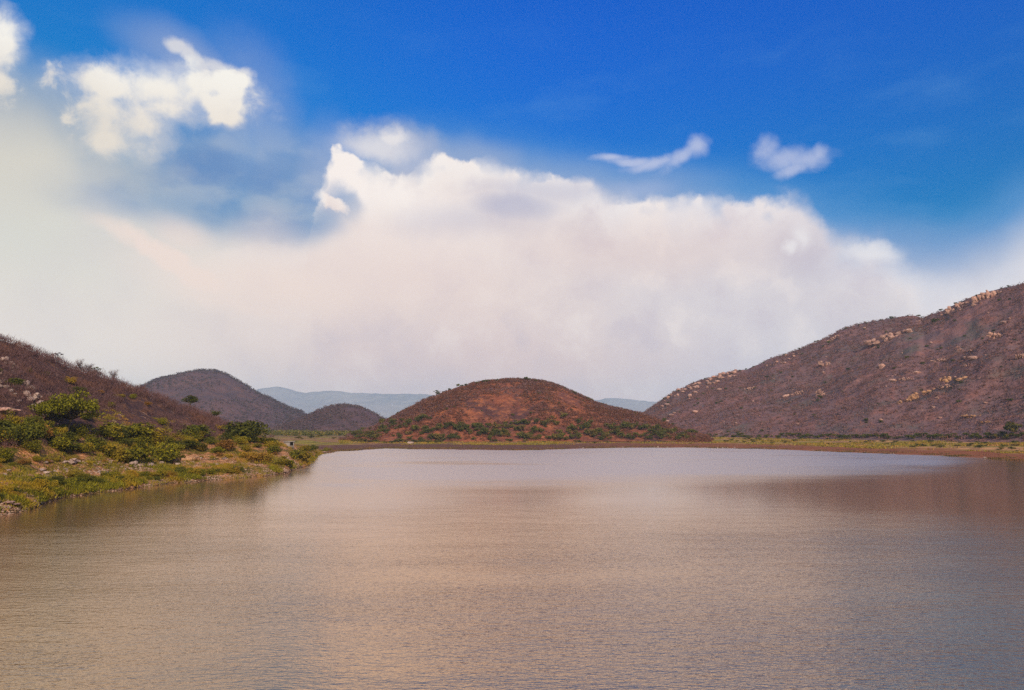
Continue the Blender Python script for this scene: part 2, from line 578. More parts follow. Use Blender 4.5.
M_twig_far = leaf_mat('distant_leafless_scrub', (0.105, 0.056, 0.056), (0.220, 0.112, 0.106), (0.22, 0.09, 0.065))
M_twig_dim = leaf_mat('dim_scrub', (0.060, 0.034, 0.036), (0.130, 0.070, 0.070))
M_twig_red = leaf_mat('reddish_leafless_scrub', (0.075, 0.028, 0.018), (0.17, 0.062, 0.036), (0.22, 0.085, 0.04))
M_grass = leaf_mat('shore_grass', (0.12, 0.10, 0.010), (0.34, 0.25, 0.025), (0.46, 0.21, 0.05))

# ------------------------------------------------------------------ lie of the land (polar about the viewpoint)
def tab(pts, conv):
    P = sorted((conv(*p) for p in pts))
    return np.array([p[0] for p in P]), np.array([p[1] for p in P])


def water_conv(px, py):
    a, t = ray(px, py)
    return a, CAM_H / (-t)


SHORE = [(-700, 700), (-400, 618), (-250, 575), (-120, 545), (-40, 524), (0, 515), (22, 511), (36, 508), (46, 503), (62, 498), (95, 493), (130, 489), (160, 485), (200, 481), (230, 479),
         (255, 477), (272, 475), (287, 473), (297, 469), (308, 466), (314, 461), (317, 456), (322, 453.8), (329, 453), (337, 451.4), (358, 450.6),
         (367, 449.6), (385, 448.4), (420, 449.2), (470, 449.8), (520, 450.4), (560, 449.3), (600, 448.2), (640, 447.7), (700, 447.8), (760, 449), (824, 451.4), (888, 454),
         (940, 456), (980, 458), (1024, 461), (1100, 467), (1300, 485), (1700, 520)]
sA, sR = tab(SHORE, water_conv)
_far = sA > 3.0
# close the shore behind the viewpoint
sA = np.concatenate([[-pi, -2.2, -1.5], sA, [1.5, 2.2, pi]])
sR = np.concatenate([[70, 60, 45], sR, [90, 70, 70]])


def shore_r(a):
    r = np.interp(a, sA, sR)
    x, y = np.sin(a) * r, np.cos(a) * r
    return r * (1 + 0.013 * fbm(a * 60, a * 0 + 3, 5, 4) + 0.006 * fbm(a * 400, a * 0 + 7, 6, 3))


AZ_TIP = ray(332, 450)[0]


def land_z(a, r):
    F = shore_r(a)
    left = sstep(AZ_TIP + 0.002, AZ_TIP - 0.03, a)        # the left bank lies over the sheet there
    F2 = F + 45 * left
    dlt = r - F2
    z = np.where(dlt < 0, np.maximum(-2.6, dlt * 0.05), 0)
    d = np.maximum(dlt, 0)
    up = 0.9 * (1 - np.exp(-d / 22)) + 2.2 * sstep(30, 260, d)
    x, y = np.sin(a) * r, np.cos(a) * r
    up = up * (1 + 0.25 * fbm(x / 60, y / 60, 3, 4)) + 0.12 * fbm(x / 9, y / 9, 8, 3) * sstep(0, 10, d)
    return np.where(dlt < 0, z, up)


def ground_at(a, r):
    return float(land_z(np.array([a]), np.array([r]))[0])


# ------------------------------------------------------------------ ground sheet
mg, N, b = new_mat('lake_shore_ground')
p = world_pos(N)
sx = N.node('ShaderNodeSeparateXYZ')
N.put(sx.inputs[0], p)
n1 = N.noise(p, 0.03, 5, 0.6)
n2 = N.noise(p, 0.25, 4, 0.65)
n4 = N.noise(N.vm('MULTIPLY', p, (0.012, 0.06, 1.0)), 1.0, 5, 0.6)
h = N.m('ADD', sx.outputs[2], N.m('MULTIPLY', N.m('SUBTRACT', n4, 0.5), 1.3))
mud = N.mix(N.step(n2, 0.35, 0.7), (0.20, 0.062, 0.026, 1), (0.33, 0.115, 0.042, 1))
mud = N.mix(N.m('MULTIPLY', N.step(n4, 0.52, 0.64), 0.7), mud, (0.13, 0.042, 0.030, 1))
mud = N.mix(N.step(sx.outputs[0], 110, 10), mud, N.mix(n2, (0.075, 0.032, 0.022, 1), (0.20, 0.080, 0.045, 1)))
mud = N.mix(N.step(sx.outputs[2], 0.15, 0.03), mud, (0.30, 0.15, 0.10, 1))
xr = N.step(sx.outputs[0], 20, 200)
sand = N.mix(xr, (0.20, 0.09, 0.045, 1), (0.58, 0.29, 0.12, 1))
sand = N.mix(N.step(n2, 0.4, 0.6), sand, (0.40, 0.20, 0.08, 1))
sand = N.mix(N.m('MULTIPLY', N.step(N.noise(p, 0.09, 4, 0.6), 0.50, 0.62), 0.8), sand, (0.16, 0.070, 0.035, 1))
gr = N.mix(N.step(n2, 0.4, 0.62), (0.13, 0.11, 0.015, 1), (0.36, 0.25, 0.03, 1))
veg = N.mix(N.step(n1, 0.46, 0.58), sand, gr)
col = N.mix(N.step(h, 0.85, 1.25), mud, veg)
far = N.step(sx.outputs[1], 520, 900)
col = N.mix(far, col, N.mix(N.step(N.noise(p, 0.012, 5, 0.65), 0.4, 0.6), (0.05, 0.055, 0.022, 1), (0.12, 0.085, 0.045, 1)))
N.put(b.inputs['Base Color'], col)
bp = N.node('ShaderNodeBump')
bp.inputs['Distance'].default_value = 0.6
N.put(bp.inputs['Height'], n2)
N.put(b.inputs['Normal'], bp.outputs[0])

azs = np.unique(np.concatenate([np.linspace(-pi, -0.95, 40), np.linspace(-0.95, 0.95, 620), np.linspace(0.95, pi, 40)]))[:-1]
u = np.linspace(0, 1, 150)
rows = []
Fa = shore_r(azs) + 45 * sstep(AZ_TIP + 0.002, AZ_TIP - 0.03, azs)
R0 = np.concatenate([np.array([0.02, 0.3, 0.6, 0.8, 0.9, 0.96, 0.985])])
for k in R0:
    rows.append(Fa * k)
off = np.concatenate([np.linspace(-1.5, 20, 22), 20 + np.cumsum(np.geomspace(1.2, 22, 60)), [900, 1150, 1500, 2000, 2700, 3600, 4800, 6500]])
for d in off:
    rows.append(np.minimum(Fa + d, 6100) if d < 6500 else Fa * 0 + 6200)
Rr = np.maximum.accumulate(np.array(rows), axis=0)
A = np.broadcast_to(azs, Rr.shape)
Zg = land_z(A, Rr)
G = np.stack([np.sin(A) * Rr, np.cos(A) * Rr, Zg], axis=-1)
ground = obj('ground', grid_mesh('ground', G[:, ::-1], mg, closed=True))
tag(ground, 'reddish mud flat and sandy plain with patchy dry grass around the lake', kind='structure')


# ------------------------------------------------------------------ hills
class Hill:
    def __init__(self, name, sky, ridge, foot, back, base, mat, prof, amp, nscale, seed, ncol=240, nfront=70, nback=14, lo=None, hi=None, label='', spur=0.5):
        P = sorted(ray(*q) for q in sky)
        self.sa = np.array([q[0] for q in P])
        self.st = np.array([q[1] for q in P])
        a0, a1 = self.sa[0], self.sa[-1]
        self.az = np.linspace(a0, a1, ncol)
        f = lambda tb: np.interp(self.az, *[np.array(v) for v in zip(*sorted((ray(px, 426)[0], v) for px, v in tb))])
        R, F = f(ridge), (f(foot) if not callable(foot) else foot(self.az))
        B = R + (f(back))
        te = np.interp(self.az, self.sa, self.st)
        te = te + 0.0009 * fbm(self.az * 170, self.az * 0, seed + 40, 4)
        t = np.linspace(0, 1, nfront)[:, None]
        r1 = F + (R - F) * t
        tb = np.linspace(0, 1, nback + 1)[1:, None]
        r2 = R + (B - R) * tb
        r = np.concatenate([r1, r2])
        A = np.broadcast_to(self.az, r.shape)
        x, y = np.sin(A) * r, np.cos(A) * r
        H = np.maximum(CAM_H + R * te - base, 0.5)
        h1 = prof(t, r1 - F, R - F, H)
        h2 = H * (1 - tb) ** 1.3 * (1 + 0.8 * tb * (1 - tb))
        hh = np.concatenate([h1, h2])
        nz = spur * (ridged(x / nscale, y / nscale, seed) - 0.5) + (1 - spur) * fbm(x / nscale * 1.7, y / nscale * 1.7, seed + 9)
        env = np.concatenate([np.sin(pi * np.clip(t, 0, 1)) ** 0.7 + 0.15 * t + 0 * r1, 0.2 * (1 - tb) + 0 * r2])
        hh = hh + amp * H * nz * env + 0.012 * H * fbm(x / nscale * 8, y / nscale * 8, seed + 4) * np.clip(hh / H * 4, 0, 1)
        z = base + hh
        if te is not None:
            for _ in range(6):
                e = (z - CAM_H) / r
                k = np.argmax(e, axis=0)
                rk, zk = np.take_along_axis(r, k[None], 0)[0], np.take_along_axis(z, k[None], 0)[0]
                want = CAM_H + te * rk
                s = np.clip((want - base) / np.maximum(zk - base, 0.3), 0.2, 3.0)
                z = base + (z - base) * s
        z[-1] = base - 1.5
        self.r, self.z, self.nf = r, z, nfront
        self.t = np.linspace(0, 1, nfront)
        P3 = np.stack([x, y, z], axis=-1)
        self.o = obj(name, grid_mesh(name, P3[:, ::-1], mat))
        tag(self.o, label, kind='structure')

    def col(self, a):
        f = np.clip((a - self.az[0]) / (self.az[-1] - self.az[0]) * (len(self.az) - 1), 0, len(self.az) - 1.001)
        return f

    def sample(self, a, t):
        """vectorised: azimuth, t in 0..1 (foot..ridge) -> xyz"""
        a, t = np.asarray(a, float), np.asarray(t, float)
        f = self.col(a)
        i = f.astype(int)
        fi = f - i
        g = np.clip(t, 0, 1) * (self.nf - 1)
        j = np.minimum(g.astype(int), self.nf - 2)
        fj = g - j

        def bl(M):
            return (M[j, i] * (1 - fi) + M[j, i + 1] * fi) * (1 - fj) + (M[j + 1, i] * (1 - fi) + M[j + 1, i + 1] * fi) * fj
        r, z = bl(self.r), bl(self.z)
        return np.stack([np.sin(a) * r, np.cos(a) * r, z], axis=-1)

    def at(self, px, py):
        """first point of the front slope seen in the direction (px, py)"""
        a, te = ray(px, py)
        tt = np.linspace(0, 1, 500)
        P = self.sample(np.full(500, a), tt)
        e = (P[:, 2] - CAM_H) / np.hypot(P[:, 0], P[:, 1])
        k = np.argmax(e >= te) if (e >= te).any() else int(np.argmax(e))
        return P[k]

    def scatter(self, n, t0=0.0, t1=1.0, power=0.6, keep=None, a0=None, a1=None, rng=RNG):
        a = rng.uniform(self.az[0] if a0 is None else a0, self.az[-1] if a1 is None else a1, n)
        t = t0 + (t1 - t0) * rng.uniform(0, 1, n) ** power
        P = self.sample(a, t)
        if keep is not None:
            P = P[keep(a, t, P)]
        return P


M_hill_right = hill_mat('right_hillside', (0.200, 0.100, 0.094), (0.150, 0.090, 0.094), (0.240, 0.100, 0.078), (0.42, 0.22, 0.16), 0.62, 0.010, green=(0.110, 0.092, 0.080))
M_hill_mid = hill_mat('middle_hillside', (0.34, 0.100, 0.042), (0.095, 0.038, 0.034), (0.40, 0.135, 0.055), (0.42, 0.19, 0.12), 0.66, 0.022)
M_hill_far = hill_mat('distant_hillside', (0.115, 0.058, 0.060), (0.075, 0.042, 0.048), (0.14, 0.066, 0.056), (0.26, 0.18, 0.16), 0.72, 0.006)
M_hill_left = hill_mat('left_hillside', (0.125, 0.060, 0.050), (0.085, 0.044, 0.042), (0.22, 0.10, 0.050), (0.42, 0.29, 0.23), 0.60, 0.05)
M_range = hill_mat('faraway_mountains', (0.36, 0.35, 0.36), (0.29, 0.30, 0.33), (0.40, 0.38, 0.38), (0.26, 0.25, 0.25), 0.72, 0.002)  # part of the haze's paling is put into this blue-grey colour

soft_prof = lambda t, d, L, H: H * (0.12 * t + 0.88 * sstep(-0.15, 1.0, t) - 0.88 * sstep(-0.15, 1.0, np.array(0.0)) * (1 - t)) + 0 * d
round_prof = lambda t, d, L, H: H * np.sin(pi / 2 * t) ** 1.15 + 0 * d
straight_prof = lambda t, d, L, H: H * (t ** 1.08) + 0 * d

far_sky = [(-500, 398), (-200, 405), (60, 402), (215, 401), (240, 394), (255, 390), (268, 387.5), (276, 386.5), (286, 388), (296, 391), (305, 393.5), (313, 392), (321, 391),
           (332, 390.8), (345, 392), (353, 393), (370, 393.5), (395, 394), (426, 394), (445, 397), (470, 402), (510, 409), (550, 407), (575, 403), (590, 399.5), (600, 400), (606, 398.5),
           (613, 398), (622, 398.8), (633, 399.5), (645, 401), (665, 403), (720, 408), (800, 406), (1000, 402), (1300, 405), (1500, 410)]
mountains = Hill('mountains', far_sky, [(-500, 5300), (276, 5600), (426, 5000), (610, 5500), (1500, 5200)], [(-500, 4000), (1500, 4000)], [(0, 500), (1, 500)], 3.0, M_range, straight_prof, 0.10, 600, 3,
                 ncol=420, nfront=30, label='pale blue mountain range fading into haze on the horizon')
hill_midleft = Hill('hill', [(-150, 424), (20, 402), (90, 397), (118, 394), (145, 385), (155, 380), (165, 377), (176, 374.5), (190, 371.5), (200, 370), (210, 370), (222, 372), (235, 379), (250, 388), (263, 395),
                             (278, 402), (290, 407.5), (302, 412), (312, 418), (330, 425), (345, 430)],
                    [(-150, 2100), (345, 1900)], [(-150, 1500), (345, 1500)], [(-150, 600), (345, 500)], 2.5, M_hill_far, round_prof, 0.18, 170, 21,
                    ncol=260, label='grey-violet rounded hill behind the left bank')
hill_gap = Hill('hill', [(560, 428), (585, 417), (596, 412), (606, 409), (618, 408.8), (628, 411), (640, 415), (655, 421), (670, 428)], [(560, 1700), (670, 1700)], [(560, 1450), (670, 1450)], [(0, 300), (1, 300)], 2.5,
                M_hill_far, round_prof, 0.1, 120, 25, ncol=80, nfront=30, label='low dark hill in the gap between middle and right hills')
hill_small = Hill('hill', [(262, 433), (280, 427), (295, 421), (305, 416), (316, 410.5), (328, 406.5), (338, 405), (348, 405), (358, 406.5), (366, 410), (376, 414), (386, 419), (398, 425), (412, 432)],
                  [(262, 1300), (412, 1250)], [(262, 1060), (412, 1060)], [(0, 260), (1, 260)], 2.5, M_hill_far, round_prof, 0.10, 100, 33, ncol=150, nfront=40,
                  label='small dark rounded hill between grey-violet hill and middle hill')
hill_mid = Hill('hill', [(340, 438), (362, 432), (378, 426), (388, 420.5), (400, 413), (412, 406), (424, 400), (436, 395), (448, 390.5), (460, 386.5), (474, 383.5), (490, 381), (505, 380), (518, 379.5), (530, 380),
                         (543, 381.5), (556, 384.5), (570, 391), (582, 396), (594, 402), (606, 406), (622, 410), (640, 414), (655, 419), (672, 427), (690, 433.5), (712, 437)],
                [(340, 620), (460, 660), (560, 680), (640, 640), (712, 590)], [(340, 505), (480, 492), (712, 520)], [(0, 160), (1, 160)], 1.6, M_hill_mid, round_prof, 0.22, 70, 41, ncol=330, nfront=90,
                label='rounded rust-red hill with scrub in the middle across the water')
hill_right = Hill('hill', [(598, 431), (620, 424), (636, 416.5), (645, 411.5), (655, 404.5), (664, 398), (673, 392), (686, 386), (697, 381), (712, 377), (722, 373), (735, 370.5), (748, 369), (758, 364.5), (770, 358.5),
                           (785, 354), (797, 350), (812, 344), (828, 337), (840, 330), (852, 326), (865, 322.5), (880, 320), (895, 317.5), (908, 315.5), (916, 316), (922, 318), (932, 314), (944, 310), (952, 306),
                           (962, 301), (974, 296), (985, 292.5), (1000, 288.5), (1012, 286), (1024, 283.5), (1080, 262), (1160, 238), (1260, 230), (1400, 260), (1560, 330), (1640, 380)],
                  [(598, 1050), (740, 960), (900, 930), (1024, 850), (1300, 760), (1640, 700)], [(598, 700), (700, 640), (850, 560), (1024, 500), (1300, 440), (1640, 420)], [(0, 420), (1, 420)], 2.4,
                  M_hill_right, straight_prof, 0.24, 135, 55, ncol=620, nfront=130,
                  label='long purple-brown rocky hillside rising to the right')


def bank_prof(t, d, L, H):
    H = np.broadcast_to(H, d.shape)
    bank = 1.5 * (1 - np.exp(-d / 5.0)) + 0.055 * np.minimum(d, 45) - 0.9 * np.exp(-d / 1.2)
    cap = np.maximum(H - bank, 0) * (0.10 * t + 0.90 * sstep(0.22, 1.08, t) / sstep(0.22, 1.08, np.array(1.0)))
    s = np.minimum(1, H / 4.5)
    return bank * s + cap * 1.0


hill_left = Hill('hill', [(-700, 200), (-450, 205), (-260, 245), (-120, 290), (-40, 322), (0, 340), (18, 345), (36, 353), (52, 360), (66, 366), (80, 371), (95, 375), (110, 380), (124, 386), (134, 390), (146, 392.5), (158, 398),
                          (172, 404), (186, 409), (198, 413), (210, 418), (222, 424), (236, 429), (252, 433), (268, 437), (284, 441.5), (296, 444), (308, 446.5), (320, 449.3), (328, 450.6), (336, 451)],
                 [(-700, 190), (-300, 200), (0, 240), (120, 250), (200, 262), (240, 258), (285, 262), (300, 270), (312, 285), (320, 345), (336, 378)], lambda a: shore_r(a) - 1.5, [(-700, 120), (200, 90), (336, 30)], -0.35,
                 M_hill_left, bank_prof, 0.10, 26, 71, ncol=620, nfront=200, nback=20, spur=0.4,
                 label='scrub covered hillside with stony bank sloping to the water at left')

# the bank's own soil: ochre stones and dry grass low down, purple litter higher up
mt = M_hill_left
N = NT(mt.node_tree)
bs = [n for n in mt.node_tree.nodes if n.type == 'BSDF_PRINCIPLED'][0]
old = bs.inputs['Base Color'].links[0].from_socket
p = world_pos(N)
sx = N.node('ShaderNodeSeparateXYZ')
N.put(sx.inputs[0], p)
n1 = N.noise(p, 0.16, 5, 0.65)
n2 = N.noise(p, 1.3, 4, 0.7)
soil = N.mix(N.step(n2, 0.38, 0.62), (0.42, 0.165, 0.058, 1), (0.68, 0.34, 0.16, 1))
grs = N.mix(N.step(n2, 0.4, 0.6), (0.10, 0.085, 0.015, 1), (0.27, 0.17, 0.03, 1))
soil = N.mix(N.step(n1, 0.46, 0.56), soil, grs)
zz = N.m('ADD', sx.outputs[2], N.m('MULTIPLY', N.m('SUBTRACT', n1, 0.5), 5.0))
colr = N.mix(N.step(zz, 7.0, 11.5), soil, old)
colr = N.mix(N.step(sx.outputs[2], 0.28, 0.05), colr, (0.09, 0.055, 0.03, 1))
N.put(bs.inputs['Base Color'], colr)

# ------------------------------------------------------------------ water
mw, N, b = new_mat('lake_water')
p = world_pos(N)
sx = N.node('ShaderNodeSeparateXYZ')
N.put(sx.inputs[0], p)
# wind-ruffled far reach; calmer band in front of it
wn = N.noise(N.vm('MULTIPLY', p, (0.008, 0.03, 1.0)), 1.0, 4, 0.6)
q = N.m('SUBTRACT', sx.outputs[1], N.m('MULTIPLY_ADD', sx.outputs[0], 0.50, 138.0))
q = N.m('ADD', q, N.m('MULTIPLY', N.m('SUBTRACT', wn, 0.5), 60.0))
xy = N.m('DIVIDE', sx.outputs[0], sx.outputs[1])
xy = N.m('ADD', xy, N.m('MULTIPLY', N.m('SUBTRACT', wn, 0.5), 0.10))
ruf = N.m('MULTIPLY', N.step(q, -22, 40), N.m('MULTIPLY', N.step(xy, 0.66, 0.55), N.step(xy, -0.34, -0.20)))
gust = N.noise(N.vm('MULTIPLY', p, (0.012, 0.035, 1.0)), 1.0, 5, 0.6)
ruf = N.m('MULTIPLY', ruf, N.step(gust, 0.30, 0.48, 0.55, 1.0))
near = N.step(sx.outputs[1], 130, 60)
rough = N.m('MULTIPLY_ADD', ruf, 0.23, 0.115)
N.put(b.inputs['Roughness'], rough)
b.inputs['Specular IOR Level'].default_value = 0.5
b.inputs['IOR'].default_value = 1.5
b.inputs['Metallic'].default_value = 0.85
b.inputs['Specular Tint'].default_value = (1.0, 0.92, 0.84, 1)
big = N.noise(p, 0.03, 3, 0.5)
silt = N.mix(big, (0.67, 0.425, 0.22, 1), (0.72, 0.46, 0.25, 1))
N.put(b.inputs['Base Color'], N.mix(ruf, silt, (0.98, 0.77, 0.58, 1)))     # bright sky sheen of the ruffled far reach painted into the colour
rot = N.node('ShaderNodeMapping')
N.put(rot.inputs['Vector'], p)
rot.inputs['Rotation'].default_value = (0, 0, radians(14))
rot.inputs['Scale'].default_value = (0.9, 2.3, 1)
rot2 = N.node('ShaderNodeMapping')
N.put(rot2.inputs['Vector'], p)
rot2.inputs['Rotation'].default_value = (0, 0, radians(-22))
rot2.inputs['Scale'].default_value = (0.8, 1.7, 1)
wa = N.noise(rot.outputs[0], 1.0, 3, 0.55)
wb = N.noise(rot2.outputs[0], 3.0, 3, 0.55)
wc = N.noise(N.vm('MULTIPLY', p, (0.10, 0.25, 1)), 1.0, 2, 0.5)
hgt = N.m('ADD', N.m('MULTIPLY', wa, 0.13), N.m('MULTIPLY', wb, 0.075))
hgt = N.m('ADD', hgt, N.m('MULTIPLY', wc, 0.25))
bp = N.node('ShaderNodeBump')
N.put(bp.inputs['Strength'], N.m('MULTIPLY', N.m('MULTIPLY_ADD', near, 0.58, 0.10), N.step(gust, 0.35, 0.65, 0.65, 1.15)))
bp.inputs['Distance'].default_value = 0.6
N.put(bp.inputs['Height'], hgt)
N.put(b.inputs['Normal'], bp.outputs[0])
wr = np.concatenate([[0.5], np.geomspace(10, 900, 30)])
wa_ = np.linspace(-pi, pi, 97)[:-1]
AA, RR = np.meshgrid(wa_, wr)
W = np.stack([np.sin(AA) * RR, np.cos(AA) * RR, AA * 0], axis=-1)
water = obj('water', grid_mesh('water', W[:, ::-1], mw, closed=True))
tag(water, 'broad murky lake with fine ripples reflecting the pale clouds', kind='structure')

# ------------------------------------------------------------------ the air between: haze
mh = bpy.data.materials.new('haze')
mh.use_nodes = True
nt = mh.node_tree
nt.nodes.clear()
N = NT(nt)
o_ = N.node('ShaderNodeOutputMaterial')
v_ = N.node('ShaderNodeVolumePrincipled')
v_.inputs['Color'].default_value = (0.50, 0.80, 1.0, 1)
v_.inputs['Density'].default_value = 0.000082
v_.inputs['Anisotropy'].default_value = 0.0
nt.links.new(v_.outputs[0], o_.inputs['Volume'])
S, z0, z1 = 6400.0, -3.7, 345.0
hv = [(-S, -S, z0), (S, -S, z0), (S, S, z0), (-S, S, z0), (-S, -S, z1), (S, -S, z1), (S, S, z1), (-S, S, z1)]
hq = [(0, 3, 2, 1), (4, 5, 6, 7), (0, 1, 5, 4), (1, 2, 6, 5), (2, 3, 7, 6), (3, 0, 4, 7)]
haze = obj('haze', mesh_np('haze', hv, quads=hq, mat=mh))
tag(haze, 'thin blue haze that fades the far mountains', kind='stuff')

# ------------------------------------------------------------------ plant and rock makers (numpy)
def unit(n, rng):
    v = rng.normal(size=(n, 3))
    return v / np.linalg.norm(v, axis=1, keepdims=True)


def leaf_quads(C, size, rng, aspect=0.6, flat=0.0):
    """little quads of random facing at the points C; flat > 0 turns them towards level"""
    n = len(C)
    nv = unit(n, rng)
    nv[:, 2] = nv[:, 2] * (1 + 3 * flat)
    nv /= np.linalg.norm(nv, axis=1, keepdims=True)
    t = np.cross(nv, unit(n, rng))
    t /= np.linalg.norm(t, axis=1, keepdims=True) + 1e-9
    bt = np.cross(nv, t)
    s = (np.asarray(size) * rng.uniform(0.6, 1.4, n))[:, None]
    a, b = t * s * 0.5, bt * s * 0.5 * aspect
    V = np.stack([C - a * 0.9 - b * 0.4, C - a * 0.1 - b, C + a, C + a * 0.1 + b], axis=1).reshape(-1, 3)
    return V, np.arange(n * 4).reshape(n, 4)


def twig_tris(C, length, width, rng, up=0.6):
    """thin upright slivers that read as bare twigs"""
    n = len(C)
    d = unit(n, rng)
    d[:, 2] = np.abs(d[:, 2]) + up
    d /= np.linalg.norm(d, axis=1, keepdims=True)
    s = np.cross(d, unit(n, rng))
    s /= np.linalg.norm(s, axis=1, keepdims=True) + 1e-9
    L = (np.asarray(length) * rng.uniform(0.5, 1.2, n))[:, None]
    W = (np.asarray(width) * rng.uniform(0.6, 1.3, n))[:, None]
    V = np.stack([C - s * W / 2, C + s * W / 2, C + d * L], axis=1).reshape(-1, 3)
    return V, np.arange(n * 3).reshape(n, 3)


def tube(pts, rad, sides=6):
    """tapered limb through the points"""
    pts = np.asarray(pts, float)
    rad = np.asarray(rad, float)
    d = np.gradient(pts, axis=0)
    d /= np.linalg.norm(d, axis=1, keepdims=True) + 1e-9
    ref = np.array([0.31, 0.17, 0.2])
    a = np.cross(d, ref)
    a /= np.linalg.norm(a, axis=1, keepdims=True)
    c = np.cross(d, a)
    th = np.linspace(0, 2 * pi, sides, endpoint=False)
    V = (pts[:, None] + rad[:, None, None] * (np.cos(th)[None, :, None] * a[:, None] + np.sin(th)[None, :, None] * c[:, None])).reshape(-1, 3)
    i = np.arange(len(pts) * sides).reshape(-1, sides)
    j = np.roll(i, -1, axis=1)
    q = np.stack([i[:-1], j[:-1], j[1:], i[1:]], axis=-1).reshape(-1, 4)
    return V, q


def join(parts):
    V, Q, n = [], [], 0
    for v, q in parts:
        V.append(v)
        Q.append(q + n)
        n += len(v)
    return np.concatenate(V), np.concatenate(Q)


def lumps(n, rx, rz, cz, rng, lump=0.42, flatbase=0.15):
    """centres and radii of the leaf masses that make an uneven crown"""
    out = []
    for _ in range(n):
        v = unit(1, rng)[0]
        k = rng.uniform(0.35, 0.85)
        out.append((v[0] * rx * k, v[1] * rx * k, cz + v[2] * rz * k * (1 if v[2] > 0 else 0.7), rng.uniform(0.7, 1.25) * lump))
    return out


def crown_pts(L, per, rx, rz, rng, zmin=0.05):
    P = []
    for x, y, z, k in L:
        v = unit(per, rng) * (rng.uniform(0.35, 1.0, per) ** 0.45)[:, None]
        P.append(v * np.array([rx * k, rx * k, rz * k * 1.05]) + np.array([x, y, z]))
    P = np.concatenate(P)
    return P[P[:, 2] > zmin]


def bush_meshes(name, rng, mat, w=4.0, h=3.0, nl=15, per=120, leaf=0.28):
    L = lumps(nl, w / 2, h * 0.44, h * 0.44, rng, .48)
    V, Q = leaf_quads(crown_pts(L, per, w / 2, h * 0.45, rng), leaf, rng)
    foliage = mesh_np(name + '_foliage', V, quads=Q, mat=mat)
    st = []
    for x, y, z, k in L[:6]:
        st.append(tube([(0, 0, -0.3), (x * .35, y * .35, z * .5), (x, y, z)], [0.09, 0.06, 0.02], 5))
    V, Q = join(st)
    return foliage, mesh_np(name + '_stems', V, quads=Q, mat=M_bark, smooth=True)


def tree_meshes(name, rng, mat, w=5.0, h=6.0, nl=14, per=120, leaf=0.32, base=0.30):
    ch = h * (1 - base)
    L = lumps(nl, w / 2, ch * 0.42, h * base + ch * 0.5, rng, 0.40)
    V, Q = leaf_quads(crown_pts(L, per, w / 2, ch * 0.42, rng), leaf, rng)
    crown = mesh_np(name + '_crown', V, quads=Q, mat=mat)
    tp = [(0, 0, -0.4), (0.1 * w * .3, 0.02 * w, h * base * .6), (0.02 * w, -0.03 * w, h * base + ch * .25), (0.03 * w, 0.02 * w, h * .78)]
    st = [tube(tp, [0.035 * h, 0.028 * h, 0.02 * h, 0.006 * h], 7)]
    for x, y, z, k in L[:8]:
        st.append(tube([tp[2], (x * .5, y * .5, (tp[2][2] + z) / 2 + .2), (x, y, z)], [0.014 * h, 0.009 * h, 0.003 * h], 5))
    V, Q = join(st)
    return crown, mesh_np(name + '_trunk', V, quads=Q, mat=M_bark, smooth=True)


def umbrella_meshes(name, rng, mat, w=10.0, h=6.0, pads=16, per=260, leaf=0.30, thick=0.45, deep=0.11):
    """flat-topped acacia: limbs fan out to layered pads of fine leaves"""
    P, st = [], []
    fork = np.array([0.05 * w, 0.0, h * 0.36])
    st.append(tube([(0, 0, -0.4), (0.02 * w, .05, h * .2), fork], [0.045 * h, 0.036 * h, 0.03 * h], 8))
    for i in range(pads):
        th = i * 2.39996 + rng.uniform(-.3, .3)
        rr = w / 2 * math.sqrt((i + .5) / pads) * 0.86
        c = np.array([cos(th) * rr, sin(th) * rr, h * (0.90 - 0.20 * (rr / (w / 2)) ** 1.6) - rng.uniform(0, deep) * h])
        pr = w * rng.uniform(0.10, 0.17)
        v = unit(per, rng) * (rng.uniform(0.1, 1, per) ** 0.5)[:, None]
        P.append(v * np.array([pr, pr, thick]) + c)
        mid = (fork + c) / 2 + np.array([0, 0, 0.04 * h])
        st.append(tube([fork, fork * .4 + mid * .6, mid, c], [0.02 * h, 0.015 * h, 0.01 * h, 0.004 * h], 5))
    V, Q = leaf_quads(np.concatenate(P), leaf, rng, flat=0.5)
    crown = mesh_np(name + '_crown', V, quads=Q, mat=mat)
    V, Q = join(st)
    return crown, mesh_np(name + '_trunk', V, quads=Q, mat=M_bark, smooth=True)


def bare_tree_meshes(name, rng, w=4.0, h=5.0, mat=None):
    """leafless tree: trunk and forking limbs, a haze of twigs for a crown"""
    st = [tube([(0, 0, -.4), (.05, 0, h * .25), (0, .05, h * .45)], [.13, .10, .08], 6)]
    ends = []
    for i in range(9):
        th = i * 2.4
        e = np.array([cos(th) * w * .38 * rng.uniform(.4, 1), sin(th) * w * .38 * rng.uniform(.4, 1), h * rng.uniform(.62, .92)])
        s = np.array([0, 0, h * rng.uniform(.22, .42)])
        st.append(tube([s, (s + e) / 2 + np.array([0, 0, -.1]), e], [.06, .04, .012], 5))
        ends += [e, (s + e) / 2]
    V, Q = join(st)
    trunk = mesh_np(name + '_trunk', V, quads=Q, mat=M_bark, smooth=True)
    C = np.repeat(np.array(ends), 42, axis=0) + rng.normal(size=(len(ends) * 42, 3)) * np.array([w * .10, w * .10, h * .07])
    V, T = twig_tris(C, 0.8, 0.055, rng)
    return mesh_np(name + '_crown', V, tris=T, mat=mat or M_twig), trunk


